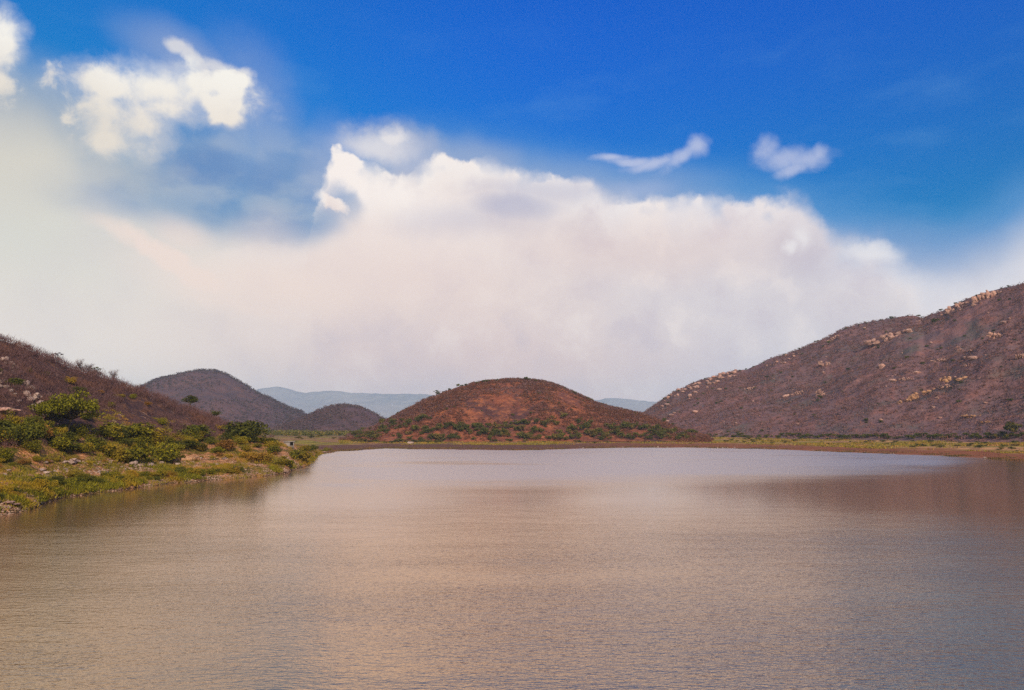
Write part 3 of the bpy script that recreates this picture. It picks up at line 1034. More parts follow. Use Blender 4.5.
def rock_mesh(name, rng, mat, n=1, spread=(0, 0, 0), size=(1, 1, .7), rough=0.28, sub=2, flat=True):
    """angular boulder, or several wedged together as one outcrop"""
    import bmesh
    bm = bmesh.new()
    for k in range(n):
        b2 = bmesh.new()
        bmesh.ops.create_icosphere(b2, subdivisions=sub, radius=1.0)
        planes = unit(7, rng)
        dd = rng.uniform(0.55, 0.85, 7)
        sz = np.array(size) * (rng.uniform(0.55, 1.15, 3) if n > 1 else 1)
        th = rng.uniform(0, 6.28)
        off = rng.uniform(-1, 1, 3) * np.array(spread)
        for v in b2.verts:
            c = np.array(v.co)
            for pl, d in zip(planes, dd):           # chip flat faces off
                q = c @ pl - d
                if q > 0:
                    c = c - pl * q
            c = c * (1 + rough * 0.4 * rng.uniform(-1, 1)) * sz
            c = np.array([c[0] * cos(th) - c[1] * sin(th), c[0] * sin(th) + c[1] * cos(th), c[2]]) + off
            v.co = c
        tmp = bpy.data.meshes.new('t')
        b2.to_mesh(tmp)
        b2.free()
        bm.from_mesh(tmp)
        bpy.data.meshes.remove(tmp)
    me = bpy.data.meshes.new(name)
    bm.to_mesh(me)
    bm.free()
    me.materials.append(mat)
    return me


def thing(name, label, cat, loc, rz=0.0, sc=(1, 1, 1), group=None):
    o = bpy.data.objects.new(name, None)
    o.empty_display_size = 0.5
    COL.objects.link(o)
    o.location, o.rotation_euler, o.scale = loc, (0, 0, rz), sc
    return tag(o, label, cat, group)


def plant(name, parts, label, cat, loc, w, h, size0, group=None, rng=RNG):
    """parts: ((part name, mesh), ...) modelled at size0 = (width, height)"""
    sx = w / size0[0]
    root = thing(name, label, cat, [float(v) for v in loc], float(rng.uniform(0, 6.28)), (sx, sx, h / size0[1]), group)
    for pn, me in parts:
        obj(pn, me, parent=root)
    return root


r1 = np.random.default_rng(5)
BUSH = {}
for key, mat in (('green', M_leaf), ('dark', M_leaf_dark), ('yellow', M_leaf_yellow), ('orange', M_leaf_orange)):
    BUSH[key] = [tuple(zip(('foliage', 'stems'), bush_meshes('bush', r1, mat))) for _ in range(3)]
TREE = [tuple(zip(('crown', 'trunk'), tree_meshes('tree', r1, M_leaf_dark))) for _ in range(2)]
UMB = tuple(zip(('crown', 'trunk'), umbrella_meshes('acacia', r1, M_leaf_acacia, pads=34, per=190, thick=.5, deep=0.34)))
UMB_D = tuple(zip(('crown', 'trunk'), umbrella_meshes('acacia', r1, M_leaf_dark, w=5, h=5, pads=7, per=160, leaf=.26, thick=.28)))
UMB_T = tuple(zip(('crown', 'trunk'), umbrella_meshes('acacia', r1, M_twig, w=5, h=4, pads=7, per=120, leaf=.22, thick=.25)))
BARE = [tuple(zip(('crown', 'trunk'), bare_tree_meshes('bare', r1))) for _ in range(2)]
FAR = [tuple(zip(('crown', 'trunk'), tree_meshes('far', r1, M_leaf_far, w=6, h=5, nl=9, per=45, leaf=0.75, base=0.12))) for _ in range(3)]
FARD = [tuple(zip(('crown', 'trunk'), tree_meshes('far', r1, M_leaf_dark, w=6, h=5, nl=9, per=45, leaf=0.75, base=0.12))) for _ in range(2)]


def width_at(P, px_w):
    return px_w / F_PX * float(np.linalg.norm(P - np.array([0, 0, CAM_H])))


def zone(x, marks):
    """wording for the stretch a plant stands in; marks: (upper limit, words)"""
    for lim, words in marks:
        if x < lim:
            return words
    return marks[-1][1]


BANK = ((30, 'at the left edge of the bank'), (78, 'below the umbrella acacia'), (118, 'right of the umbrella acacia'), (150, 'around the large dark-centred bush'), (200, 'before the pair of pale boulders'),
        (250, 'below the large dark olive bush'), (999, 'towards the bank tip'))
MID = ((430, 'under the left shoulder of the middle hill'), (500, 'left of the middle hill summit'), (570, 'below the middle hill summit'), (630, 'below the middle hill right flank'), (999, 'at the right tail of the middle hill'))
RIGHT = ((720, 'at the low left end of the right hill'), (790, 'on the left third of the right hill'), (860, 'left of the longest right hill ledge'), (930, 'between longest ledge and ochre ledge'),
         (999, 'around the right hill ochre ledges'), (9999, 'by the right edge of the right hill'))
TONE = {'green': 'olive green', 'dark': 'dark green', 'yellow': 'yellowish', 'orange': 'rusty orange'}

# ------------------------------------------------------------------ left bank: trees and bushes one can tell apart
# the big umbrella acacia
P = hill_left.at(66, 438)
plant('acacia_tree', UMB, 'broad yellow-green umbrella acacia with dark forked trunk, widest crown on the left slope', 'tree', P, width_at(P, 56), width_at(P, 43), (10, 6))

named = [
    # px, py of the foot, width px, height px, kind, name, label, category
    (190, 409.5, 17, 15, 'tree', 'tree', 'small dark green tree on the left slope skyline, just left of a smaller twin', 'tree'),
    (215, 419, 10, 11, 'tree', 'tree', 'very small dark tree, lower of two on the descending skyline of the left slope', 'tree'),
    (57, 362, 11, 9, 'umb_t', 'acacia_tree', 'thin flat-topped leafless acacia on the left skyline, highest up the ridge', 'tree'),
    (79, 371, 8, 10, 'bare', 'bare_tree', 'upright leafless tree on the left skyline right of the thin flat-topped acacia', 'tree'),
    (88.5, 374, 9, 9, 'bare', 'bare_tree', 'leafless spreading tree on the left skyline touching the dark flat-topped acacia', 'tree'),
    (95.5, 376, 9, 9, 'umb_d', 'acacia_tree', 'small dark green flat-topped acacia on the left skyline between bare trees', 'tree'),
    (113, 381.5, 9, 10, 'bare', 'bare_tree', 'lone leafless round-crowned tree on the left skyline, lowest of the bare ones', 'tree'),
    (77, 393.5, 13, 8, 'dark', 'bush', 'small blackish green bush in purple scrub above the umbrella acacia', 'bush'),
    (28, 372, 7, 5, 'dark', 'bush', 'tiny dark bush among purple scrub high on the left slope', 'bush'),
    (16, 386, 16, 8, 'dark', 'bush', 'dark bush beside the grey stones near the left edge of the slope', 'bush'),
    (246, 440, 44, 22, 'dark', 'bush', 'large dark olive bush standing against the plain at the end of the slope', 'bush'),
    (128, 463, 38, 23, 'green', 'bush', 'large dark-centred green bush above pinkish stones, middle of the left bank', 'bush'),
    (166, 463, 34, 21, 'green', 'bush', 'rounded green bush right beside the large dark-centred bush on the bank', 'bush'),
    (10, 444, 34, 24, 'dark', 'bush', 'dark green thicket bush at the left edge below the acacia', 'bush'),
    (31, 440, 18, 24, 'dark', 'bush', 'narrow dark green bush left of the orange bush', 'bush'),
    (43, 438, 15, 14, 'orange', 'bush', 'rusty orange dry bush at the acacia trunk', 'bush'),
    (60, 436, 12, 11, 'yellow', 'bush', 'yellow-brown bush just right of the acacia trunk', 'bush'),
    (62, 451, 26, 12, 'dark', 'bush', 'low dark olive bush under the acacia above ochre stones', 'bush'),
    (93, 448, 26, 12, 'dark', 'bush', 'low blackish bush left of the large dark-centred green bush', 'bush'),
    (104, 440, 28, 14, 'green', 'bush', 'olive green bush in the upper row right of the acacia', 'bush'),
    (126, 436, 40, 16, 'green', 'bush', 'wide olive bush under the purple scrub in the bank upper row', 'bush'),
    (152, 442, 34, 15, 'green', 'bush', 'green bush behind the two big rounded bank bushes', 'bush'),
    (192, 436, 36, 12, 'dark', 'bush', 'flat dark green bush in the upper row left of the large olive bush', 'bush'),
    (186, 448, 30, 9, 'dark', 'bush', 'low dark bush above the pair of pale round stones', 'bush'),
    (225, 451, 18, 12, 'orange', 'bush', 'orange-yellow bush below the large dark olive bush', 'bush'),
    (272, 448, 18, 8, 'yellow', 'bush', 'yellow-green bush just left of the pale slab by the bank tip', 'bush'),
    (262, 463, 24, 12, 'yellow', 'bush', 'yellow-green bush low on the bank near its pebbly tip', 'bush'),
    (247, 459, 16, 10, 'yellow', 'bush', 'small yellow bush left of the low yellow-green bush', 'bush'),
    (300, 461, 26, 13, 'green', 'bush', 'green bush nearest the water at the tip of the left bank', 'bush'),
    (283, 465, 24, 9, 'green', 'bush', 'low bush overhanging the waterline near the bank tip', 'bush'),
    (3, 462, 20, 14, 'green', 'bush', 'light green bush at the left edge above the pebbly shore', 'bush'),
]
cnt = {}
for px, py, w, h, kind, nm, lab, cat in named:
    P = hill_left.at(px, py)
    W_, H_ = width_at(P, w), width_at(P, h)
    i = cnt[kind] = cnt.get(kind, -1) + 1
    if kind == 'tree':
        plant(nm, TREE[i % 2], lab, cat, P, W_, H_, (5, 6))
    elif kind == 'umb_t':
        plant(nm, UMB_T, lab, cat, P, W_, H_, (5, 4))
    elif kind == 'umb_d':
        plant(nm, UMB_D, lab, cat, P, W_, H_, (5, 5))
    elif kind == 'bare':
        plant(nm, BARE[i % 2], lab, cat, P, W_, H_, (4, 5))
    else:
        plant(nm, BUSH[kind][i % 3], lab, cat, P - np.array([0, 0, .2]), W_, H_, (4.0, 3.0))

rb = np.random.default_rng(21)
# smaller bushes that fill the green row, and shrubs close to the water
px0 = [(-60, 332, 428, 452, 90, 'green', 'bushes of the green row on the left bank', 'green bush of the crowded row between purple scrub and stony shore', 2.4, 5.4),
       (-60, 318, 455, 470, 40, 'mixed', 'low shrubs among the shore stones', 'low shrub growing among ochre stones of the left shore', 1.2, 2.4),
       (-60, 240, 474, 492, 60, 'water', 'green shrubs along the left waterline', 'low olive green shrub near the waterline of the left bank', 1.5, 3.2)]
for xa, xb, ya, yb, n, kind, grp, lab, wa_, wb_ in px0:
    for k in range(n):
        x = xa + (xb - xa) * (k + rb.uniform(0, 1)) / n
        # rows sink towards the tip of the bank
        if kind == 'green':
            y = np.interp(x, [-60, 100, 240, 330], [430, 434, 440, 449]) + rb.uniform(0, 1) * np.interp(x, [-60, 100, 240, 330], [22, 20, 14, 5])
        elif kind == 'mixed':
            y = np.interp(x, [-60, 100, 240, 330], [468, 462, 458, 453]) + rb.uniform(-3, 3)
        else:
            yw = np.interp(x, [-60, 0, 60, 130, 200, 240], [530, 514, 497, 488, 480, 476])
            y = yw - np.interp(x, [-60, 0, 240], [26, 20, 3]) * rb.uniform(0.3, 1.0) - 2
        if abs(x - 289) < 11 and 438 < y < 453:
            continue
        P = hill_left.at(x, y)
        key = {'green': 'green' if rb.uniform() < .72 else 'dark', 'mixed': ['yellow', 'green', 'orange'][k % 3], 'water': ['green', 'green', 'yellow', 'dark'][k % 4]}[kind]
        W_ = rb.uniform(wa_, wb_)
        zw = zone(x, BANK)
        lab = TONE[key] + {'green': ' bush of the crowded row ', 'mixed': ' low shrub among ochre stones ', 'water': ' shrub near the waterline '}[kind] + zw
        plant('bush' if kind == 'green' else 'shrub', BUSH[key][k % 3], lab, 'bush' if kind == 'green' else 'shrub', P - np.array([0, 0, .15]), W_, W_ * rb.uniform(.5, .75), (4.0, 3.0), grp + ', ' + TONE[key] + ', ' + zw, rb)

for k in range(30):      # scattered shrubs that climb the purple slope
    x = -30 + 290 * (k + rb.uniform(0, 1)) / 30
    top = np.interp(x, [-30, 0, 66, 110, 158, 210, 252], [326, 342, 367, 381, 399, 419, 433])
    y = top + 4 + (np.interp(x, [-30, 260], [424, 436]) - top - 4) * rb.uniform(0.1, 1)
    P = hill_left.at(x, y)
    key = ['yellow', 'green', 'dark', 'orange', 'green'][k % 5]
    W_ = rb.uniform(1.4, 3.2)
    zw = zone(x, ((80, 'above the umbrella acacia'), (160, 'right of the umbrella acacia'), (999, 'above the large dark olive bush')))
    plant('shrub', BUSH[key][k % 3], TONE[key] + ' shrub alone in the purple scrub slope ' + zw, 'shrub', P - np.array([0, 0, .1]), W_, W_ * rb.uniform(.55, .8), (4.0, 3.0), 'shrubs on the purple slope, ' + TONE[key] + ', ' + zw, rb)

# ------------------------------------------------------------------ stones of the left bank
STONE = [rock_mesh('stone', r1, M_rock_grey) for _ in range(3)]
STONE_O = [rock_mesh('stone', r1, M_rock_ochre) for _ in range(3)]
SLABS = [rock_mesh('slab', r1, M_rock_pink, n=5, spread=(1.5, .8, .4), size=(1.2, .8, .4)) for _ in range(2)]
OUT = [rock_mesh('outcrop', r1, M_rock_grey, n=7, spread=(1.6, 1.2, .6), size=(.9, .7, .6)) for _ in range(2)]


def stone(me, P, w, h, label, name='boulder', cat='boulder', group=None, rz=None, sink=0.25, size0=(2, 1.4), rng=RNG):
    o = obj(name, me, (float(P[0]), float(P[1]), float(P[2]) + h * (0.5 - sink)), float(rng.uniform(0, 6.28)) if rz is None else rz, (w / size0[0], w / size0[0], h / size0[1]))
    return tag(o, label, cat, group)


stones = [
    (188, 461, 8, 6, STONE_O[0], 'pale rounded boulder, left of a touching pair on the ochre bank', 'boulder', 'boulder'),
    (196, 460, 7, 6, STONE_O[1], 'pale rounded boulder, right of a touching pair on the ochre bank', 'boulder', 'boulder'),
    (309, 450.5, 5, 4, STONE[0], 'grey-pink block of stone near the tip of the left bank', 'boulder', 'boulder'),
    (151, 449.5, 6, 3, STONE[1], 'white flat stone lying among the green bushes of the bank', 'boulder', 'boulder'),
    (146, 456, 5, 3.5, STONE[2], 'small white stone at the foot of the large green bush', 'boulder', 'boulder'),
    (102, 440, 5, 3, STONE[0], 'small white stone under the bank upper bush row', 'boulder', 'boulder'),
    (6, 363, 12, 6, OUT[0], 'grey broken rock ledge high on the slope at the left edge', 'rock_outcrop', 'rock outcrop'),
    (12, 368, 9, 5, OUT[1], 'pale split rocks just below the grey ledge at the left edge', 'rock_outcrop', 'rock outcrop'),
    (27, 388, 12, 7, OUT[0], 'pinkish rock pile below the dark bush on the left slope', 'rock_outcrop', 'rock outcrop'),
    (34, 399, 12, 7, OUT[1], 'brown and pink rocks left above the umbrella acacia crown', 'rock_outcrop', 'rock outcrop'),
    (40, 407, 8, 6, OUT[0], 'small grey rocks touching the left side of the acacia crown', 'rock_outcrop', 'rock outcrop'),
    (4, 414, 22, 9, SLABS[0], 'orange-pink rock slab at the left edge above the dark thicket', 'rock_outcrop', 'rock outcrop'),
    (70, 463, 16, 6, OUT[1], 'dark layered rocks on the ochre bank right of the dark olive bush', 'rock_outcrop', 'rock outcrop'),
    (135, 466, 14, 5, OUT[0], 'flat grey-pink rocks below the large dark-centred bush', 'rock_outcrop', 'rock outcrop'),
    (8, 505, 18, 5, SLABS[1], 'pebbly pale rocks jutting from the shore at the left edge', 'rock_outcrop', 'rock outcrop'),
    (322, 452.8, 12, 2.2, SLABS[0], 'low pale rocks at the water on the spit beyond the bank tip', 'rock_outcrop', 'rock outcrop'),
    (284, 472.5, 9, 2.5, SLABS[1], 'low dark-edged rocks in the water below the bank tip bushes', 'rock_outcrop', 'rock outcrop'),
]
for px, py, w, h, me, lab, nm, cat in stones:
    P = hill_left.at(px, py)
    s0 = (2, 1.4) if me in STONE + STONE_O else (4.2, 1.8)
    stone(me, P, width_at(P, w), width_at(P, h), lab, nm, cat, size0=s0, rz=0.2 if s0[0] > 3 else None)
for k in range(70):
    x = rb.uniform(-40, 235)
    y = np.interp(x, [-40, 100, 240], [478, 467, 461]) + rb.normal() * 5.0
    P = hill_left.at(x, y)
    w = rb.uniform(.5, 1.5)
    stone([STONE, STONE_O][k % 2][k % 3], P, w, w * .6, ('grey' if k % 2 == 0 else 'ochre') + ' stone half sunk in bare soil ' + zone(x, BANK), 'boulder', 'boulder', ('grey' if k % 2 == 0 else 'ochre') + ' stones ' + zone(x, BANK), rng=rb)
for k in range(46):
    x = rb.uniform(-20, 48)
    y = 366 + (x + 20) * 0.62 + rb.normal() * 7
    P = hill_left.at(x, y)
    w = rb.uniform(.6, 1.9)
    stone(STONE[k % 3], P, w, w * .7, 'grey-pink rock in the stony streak running down the upper left slope', 'boulder', 'boulder', 'rocks of the streak on the upper left slope', rng=rb)

# pebbles and rubble of the shore: uncountable
C = []
for (n, f0, f1, s0, s1) in ((5200, 0.2, 4.5, .10, .30), (3800, 4, 30, .12, .42)):
    a = rb.uniform(hill_left.az[0] * .75, ray(330, 450)[0], n)
    F = shore_r(a) - 1.5
    r = F + rb.uniform(f0, f1, n)
    R_ = hill_left.r[-1 - 20][0]
    ridge = np.interp(a, hill_left.az, hill_left.r[hill_left.nf - 1])
    t = (r - F) / (ridge - F)
    ok = t < 0.9
    Pq = hill_left.sample(a[ok], t[ok])
    C.append((Pq, rb.uniform(s0, s1, ok.sum())))
Pc = np.concatenate([c[0] for c in C])
Sc = np.concatenate([c[1] for c in C])
octv = np.array([(1, 0, 0), (0, 1, 0), (-1, 0, 0), (0, -1, 0), (0, 0, .8), (0, 0, -.5)], float)
octf = np.array([(0, 1, 4), (1, 2, 4), (2, 3, 4), (3, 0, 4), (1, 0, 5), (2, 1, 5), (3, 2, 5), (0, 3, 5)])
n = len(Pc)
V = Pc[:, None] + (octv[None] * rb.uniform(.6, 1.25, (n, 6, 1))) * Sc[:, None, None] * np.array([1.2, 1.2, .7])
T = octf[None] + (np.arange(n) * 6)[:, None, None]
M_peb = leaf_mat('shore_pebbles', (0.22, 0.11, 0.06), (0.62, 0.42, 0.30), (0.45, 0.22, 0.11))
tag(obj('rubble', mesh_np('rubble', V.reshape(-1, 3), tris=T.reshape(-1, 3), mat=M_peb)), 'loose pinkish stones and pebbles strewn over the left shore', kind='stuff')

# grass tufts on the left shore
n = 9500
a = rb.uniform(hill_left.az[0] * .75, ray(330, 450)[0], n)
F = shore_r(a) - 1.5
ridge = np.interp(a, hill_left.az, hill_left.r[hill_left.nf - 1])
r = F + 0.8 + rb.uniform(0, 1, n) ** 1.1 * np.minimum(62, (ridge - F) * .8)
Pg = hill_left.sample(a, (r - F) / (ridge - F))
dn = fbm(Pg[:, 0] / 9, Pg[:, 1] / 9, 91, 4)
Pg = Pg[dn > -0.04]
C = np.repeat(Pg, 11, axis=0) + rb.normal(size=(len(Pg) * 11, 3)) * np.array([.32, .32, 0.02])
V, T = twig_tris(C, 0.62, 0.12, rb, up=1.1)
tag(obj('dry_grass', mesh_np('dry_grass', V, tris=T, mat=M_grass)), 'yellow and olive grass tufts between the stones of the left shore', kind='stuff')

# green growth just above the waterline
n = 5200
a = rb.uniform(hill_left.az[0] * .75, ray(322, 430)[0], n)
F = shore_r(a) - 1.5
ridge = np.interp(a, hill_left.az, hill_left.r[hill_left.nf - 1])
r = F + 2.2 + rb.exponential(1, n) * np.minimum(7, (ridge - F) * .12)
ok = r < ridge
Pg = hill_left.sample(a[ok], ((r - F) / (ridge - F))[ok])
dn = fbm(Pg[:, 0] / 7, Pg[:, 1] / 7, 93, 4)
Pg = Pg[dn > 0.05]
C = np.repeat(Pg, 14, axis=0) + rb.normal(size=(len(Pg) * 14, 3)) * np.array([.4, .4, .12]) + np.array([0, 0, .15])
V, T = twig_tris(C, 0.6, 0.17, rb, up=.7)
tag(obj('green_weeds', mesh_np('green_weeds', V, tris=T, mat=M_leaf)), 'olive green weeds and grass along the left waterline', kind='stuff')

# leafless purple scrub over the upper left slope
Ps = hill_left.scatter(6200, 0.30, 1.0, 0.75, a0=hill_left.az[0] * .8, a1=ray(300, 440)[0], rng=rb)
dn = fbm(Ps[:, 0] / 11, Ps[:, 1] / 11, 31, 4)
Ps = Ps[(dn > -0.22) & (Ps[:, 2] > 8.0 + 3.0 * dn)]
sz = rb.uniform(.7, 1.5, len(Ps))
k = 34
C = np.repeat(Ps, k, axis=0) + rb.normal(size=(len(Ps) * k, 3)) * (np.array([.55, .55, .38])[None] * np.repeat(sz, k)[:, None]) + np.array([0, 0, .55])
V, T = twig_tris(C, np.repeat(sz, k) * 0.9, 0.085, rb, up=.5)
tag(obj('leafless_scrub', mesh_np('leafless_scrub', V, tris=T, mat=M_twig)), 'dense leafless purple-brown scrub covering the upper left slope', kind='stuff')

# ------------------------------------------------------------------ small pale shelter near the tip of the bank
P = hill_left.at(289, 446.5) + np.array([0, 0, .2])
M_pale, N, b = new_mat('pale_weathered_plaster')
N.put(b.inputs['Base Color'], N.mix(N.noise(world_pos(N), 1.5, 4), (0.22, 0.18, 0.155, 1), (0.34, 0.29, 0.26, 1)))
M_dark, N, b = new_mat('dark_doorway')
b.inputs['Base Color'].default_value = (0.02, 0.018, 0.016, 1)


def box(x0, x1, y0, y1, z0, z1):
    v = np.array([(x, y, z) for z in (z0, z1) for x, y in ((x0, y0), (x1, y0), (x1, y1), (x0, y1))], float)
    f = np.array([(0, 3, 2, 1), (4, 5, 6, 7), (0, 1, 5, 4), (1, 2, 6, 5), (2, 3, 7, 6), (3, 0, 4, 7)])
    return v, f


hut = thing('shelter', 'small pale flat-roofed shelter half hidden by bushes near the left bank tip', 'shelter', [float(v) for v in P], radians(12))
V, Q = join([box(-1.5, -1.3, -1, 1, -1.2, 1.25), box(-1.3, .35, -1, -.82, -1.2, 1.25), box(1.3, 1.5, -1, 1, -1.2, 1.25), box(-1.3, 1.3, .82, 1, -1.2, 1.25)])
obj('wall', mesh_np('wall', V, quads=Q, mat=M_pale), parent=hut)
V, Q = join([box(-1.8, 1.8, -1.25, 1.2, 1.253, 1.5)])
obj('roof', mesh_np('roof', V, quads=Q, mat=M_pale), parent=hut)

# ------------------------------------------------------------------ middle hill
def scrub(h, n, k, size, leaf, mat, label, seed, thr=-0.3, ns=30, t0=0.0, power=.7, quad=True, a0=None, a1=None):
    rg = np.random.default_rng(seed)
    P = h.scatter(n, t0, 1.0, power, a0=a0, a1=a1, rng=rg)
    dn = fbm(P[:, 0] / ns, P[:, 1] / ns, seed, 4) + rg.normal(size=len(P)) * .12
    P = P[dn > thr]
    s = rg.uniform(.6, 1.5, len(P)) * size
    C = np.repeat(P, k, axis=0) + unit(len(P) * k, rg) * (rg.uniform(.3, 1, len(P) * k)[:, None]) * (np.array([1, 1, .6])[None] * np.repeat(s, k)[:, None]) + np.array([0, 0, .45]) * np.repeat(s, k)[:, None]
    V, Q = leaf_quads(C, leaf, rg)
    return tag(obj('scrub', mesh_np('scrub', V, quads=Q, mat=mat)), label, kind='stuff')


scrub(hill_mid, 19000, 12, 1.4, 0.8, M_twig_red, 'rust-brown leafless scrub speckling the middle hill', 61, thr=-0.07, ns=24)
scrub(hill_mid, 5200, 13, 1.6, 0.9, M_twig_far, 'darker purple scrub along the crest and right flank of the middle hill', 62, thr=-.12, ns=60, t0=.25, power=.5)
scrub(hill_right, 26000, 12, 1.8, 0.9, M_twig_far, 'leafless purple-brown scrub blanketing the right hillside', 63, thr=-0.28, ns=60, power=.8)
scrub(hill_midleft, 7000, 9, 4.0, 2.4, M_twig_dim, 'fine dark scrub covering the grey-violet hill', 64, thr=-.3, ns=120)
scrub(hill_small, 3000, 9, 2.8, 1.7, M_twig_dim, 'dark scrub covering the small rounded hill', 65, thr=-.3, ns=80)
scrub(hill_gap, 900, 8, 3.5, 2.4, M_twig_far, 'dark scrub covering the low hill in the gap', 66, thr=-.5, ns=80)


def far_plants(h, spots, name, label, cat, group, protos, w0, w1, rg, asp=(.6, .9), marks=None):
    for i, (px, py) in enumerate(spots):
        P = h.at(px, py) if h is not None else py
        W_ = rg.uniform(w0, w1)
        zw = ' ' + zone(px, marks) if marks else ''
        plant(name, protos[i % len(protos)], label + zw, cat, P - np.array([0, 0, .3]), W_, W_ * rg.uniform(*asp), (6, 5), group + zw, rg)


rf = np.random.default_rng(77)
# green trees at the foot of the middle hill
sp = []
for k in range(230):
    x = 352 + 345 * (k + rf.uniform(0, 1)) / 230
    top = np.interp(x, [352, 420, 470, 560, 600, 640, 697], [432, 424, 431, 424, 428, 431, 435])
    sp.append((x, 440.5 - (440.5 - top) * 1.35 * rf.uniform(0, 1) ** 1.15))
far_plants(hill_mid, sp, 'tree', 'low green tree of the foot belt', 'tree', 'green foot belt trees', FAR, 3.0, 7.5, rf, marks=MID)
# dark single bushes higher on the middle hill
sp = [(rf.uniform(420, 640), rf.uniform(394, 426)) for _ in range(20)]
far_plants(hill_mid, sp, 'bush', 'small dark bush on the rusty slope', 'bush', 'dark slope bushes', FARD, 1.6, 3.4, rf, marks=MID)
# skyline trees on the middle hill
for px, py, w, h, lab, pr in ((436.5, 395.5, 8, 6, 'flat-topped tree alone on the left shoulder of the middle hill', 0), (458, 387.5, 3.5, 5, 'tiny tree on the middle hill skyline left of the summit', 1),
                              (526, 380.5, 5, 5, 'small rounded tree standing on the summit of the middle hill', 1), (497, 381.5, 3.5, 3, 'tiny low bush on the skyline just left of the summit tree', 1)):
    P = hill_mid.at(px, py)
    W_, H_ = width_at(P, w), width_at(P, h)
    if pr == 0:
        plant('acacia_tree', UMB_D, lab, 'tree', P, W_, H_, (5, 5))
    else:
        plant('tree', FARD[0], lab, 'tree', P, W_, H_, (6, 5))

sp = []
for k in range(38):
    x = 395 + 285 * (k + rf.uniform(0, 1)) / 38
    sp.append((x, np.interp(x, [388, 400, 412, 436, 460, 490, 518, 543, 556, 570, 594, 622, 655, 690], [420.5, 413, 406, 395, 386.5, 381, 379.5, 381.5, 384.5, 391, 402, 410, 419, 433]) + .7))
far_plants(hill_mid, sp, 'bush', 'small dark bush on the skyline', 'bush', 'skyline bushes', FARD, 2.0, 4.6, rf, marks=((430, 'at the left shoulder of the middle hill'), (526, 'left of the middle hill summit tree'), (600, 'right of the middle hill summit tree'), (999, 'on the right tail of the middle hill')))

# right hillside: dark bushes
sp = []
while len(sp) < 90:
    x = rf.uniform(660, 1060)
    y0 = np.interp(x, hill_right_x := [660, 700, 750, 800, 850, 900, 960, 1024, 1060], [402, 381, 368, 349, 328, 318, 302, 285, 272])
    y = rf.uniform(y0 + 4, 434)
    sp.append((x, y))
far_plants(hill_right, sp, 'bush', 'small dark bush on the purple slope', 'bush', 'dark slope bushes', FARD, 2.0, 5.0, rf, marks=RIGHT)
P = hill_right.at(936, 324)
plant('tree', FARD[1], 'largest dark round tree below the notch in the right hill skyline', 'tree', P, 8, 6, (6, 5))
P = hill_right.at(1012, 436)
plant('tree', FAR[1], 'leaning green tree at the foot of the right hill near the right edge', 'tree', P, 11, 9, (6, 5))
# skyline bushes on the right hill
sp = []
for k in range(45):
    x = 650 + 420 * (k + rf.uniform(0, 1)) / 45
    y = np.interp(x, [655, 697, 748, 797, 840, 880, 908, 932, 962, 1000, 1024, 1080], [404.5, 381, 369, 350, 330, 320, 315.5, 314, 301, 288.5, 283.5, 262])
    sp.append((x, y + .6))
far_plants(hill_right, sp, 'bush', 'small dark bush on the skyline', 'bush', 'skyline bushes', FARD, 2.0, 4.6, rf, marks=RIGHT)

# trees at the foot of the right hill and shrubs on the sandy plain
for k in range(110):
    x = 690 + 400 * (k + rf.uniform(0, 1)) / 110
    P = hill_right.at(x, 438.6 + rf.uniform(-2.6, .8))
    W_ = rf.uniform(3, 6.5)
    FOOT = ((760, 'near the middle hill tail'), (850, 'left of the slanting ochre streak'), (940, 'under the slanting ochre streak'), (9999, 'near the leaning green tree'))
    zw = zone(x, FOOT)
    plant('tree', FARD[k % 2] if k % 3 else FAR[k % 3], 'dark low tree lining the right hill foot ' + zw, 'tree', P - np.array([0, 0, .3]), W_, W_ * .62, (6, 5), 'trees lining the right hill foot ' + zw, rf)


def plain_point(px, r):
    a = ray(px, 430)[0]
    return np.array([sin(a) * r, cos(a) * r, ground_at(a, r)])


k = 0
while k < 110:
    x = rf.uniform(670, 1080)
    F = float(shore_r(np.array([ray(x, 430)[0]]))[0])
    foot = float(np.interp(ray(x, 426)[0], hill_right.az, hill_right.r[0]))
    r = F + (foot - F) * rf.uniform(.38, 1.0)
    P = plain_point(x, r)
    W_ = rf.uniform(1.6, 4.6)
    plant('shrub', FAR[k % 3], 'green or yellowish shrub on the sandy plain ' + zone(x, FOOT), 'shrub', P - np.array([0, 0, .2]), W_, W_ * rf.uniform(.35, .55), (6, 5), 'shrubs on the sandy plain ' + zone(x, FOOT), rf)
    k += 1
for k in range(60):
    x = 292 + 330 * (k + rf.uniform(0, 1)) / 60 * (0.45 if k % 3 else 1)
    F = float(shore_r(np.array([ray(x, 430)[0]]))[0])
    r = rf.uniform(520, 760)
    if x > 350:
        r = rf.uniform(482, 500)
    P = plain_point(x, r)
    W_ = rf.uniform(2.5, 7)
    plant('shrub', FAR[k % 3], 'low green shrub in the marshy belt beyond the red mud flat', 'shrub', P - np.array([0, 0, .3]), W_, W_ * rf.uniform(.3, .5), (6, 5), 'shrubs in the green belt behind the mud flat', rf)

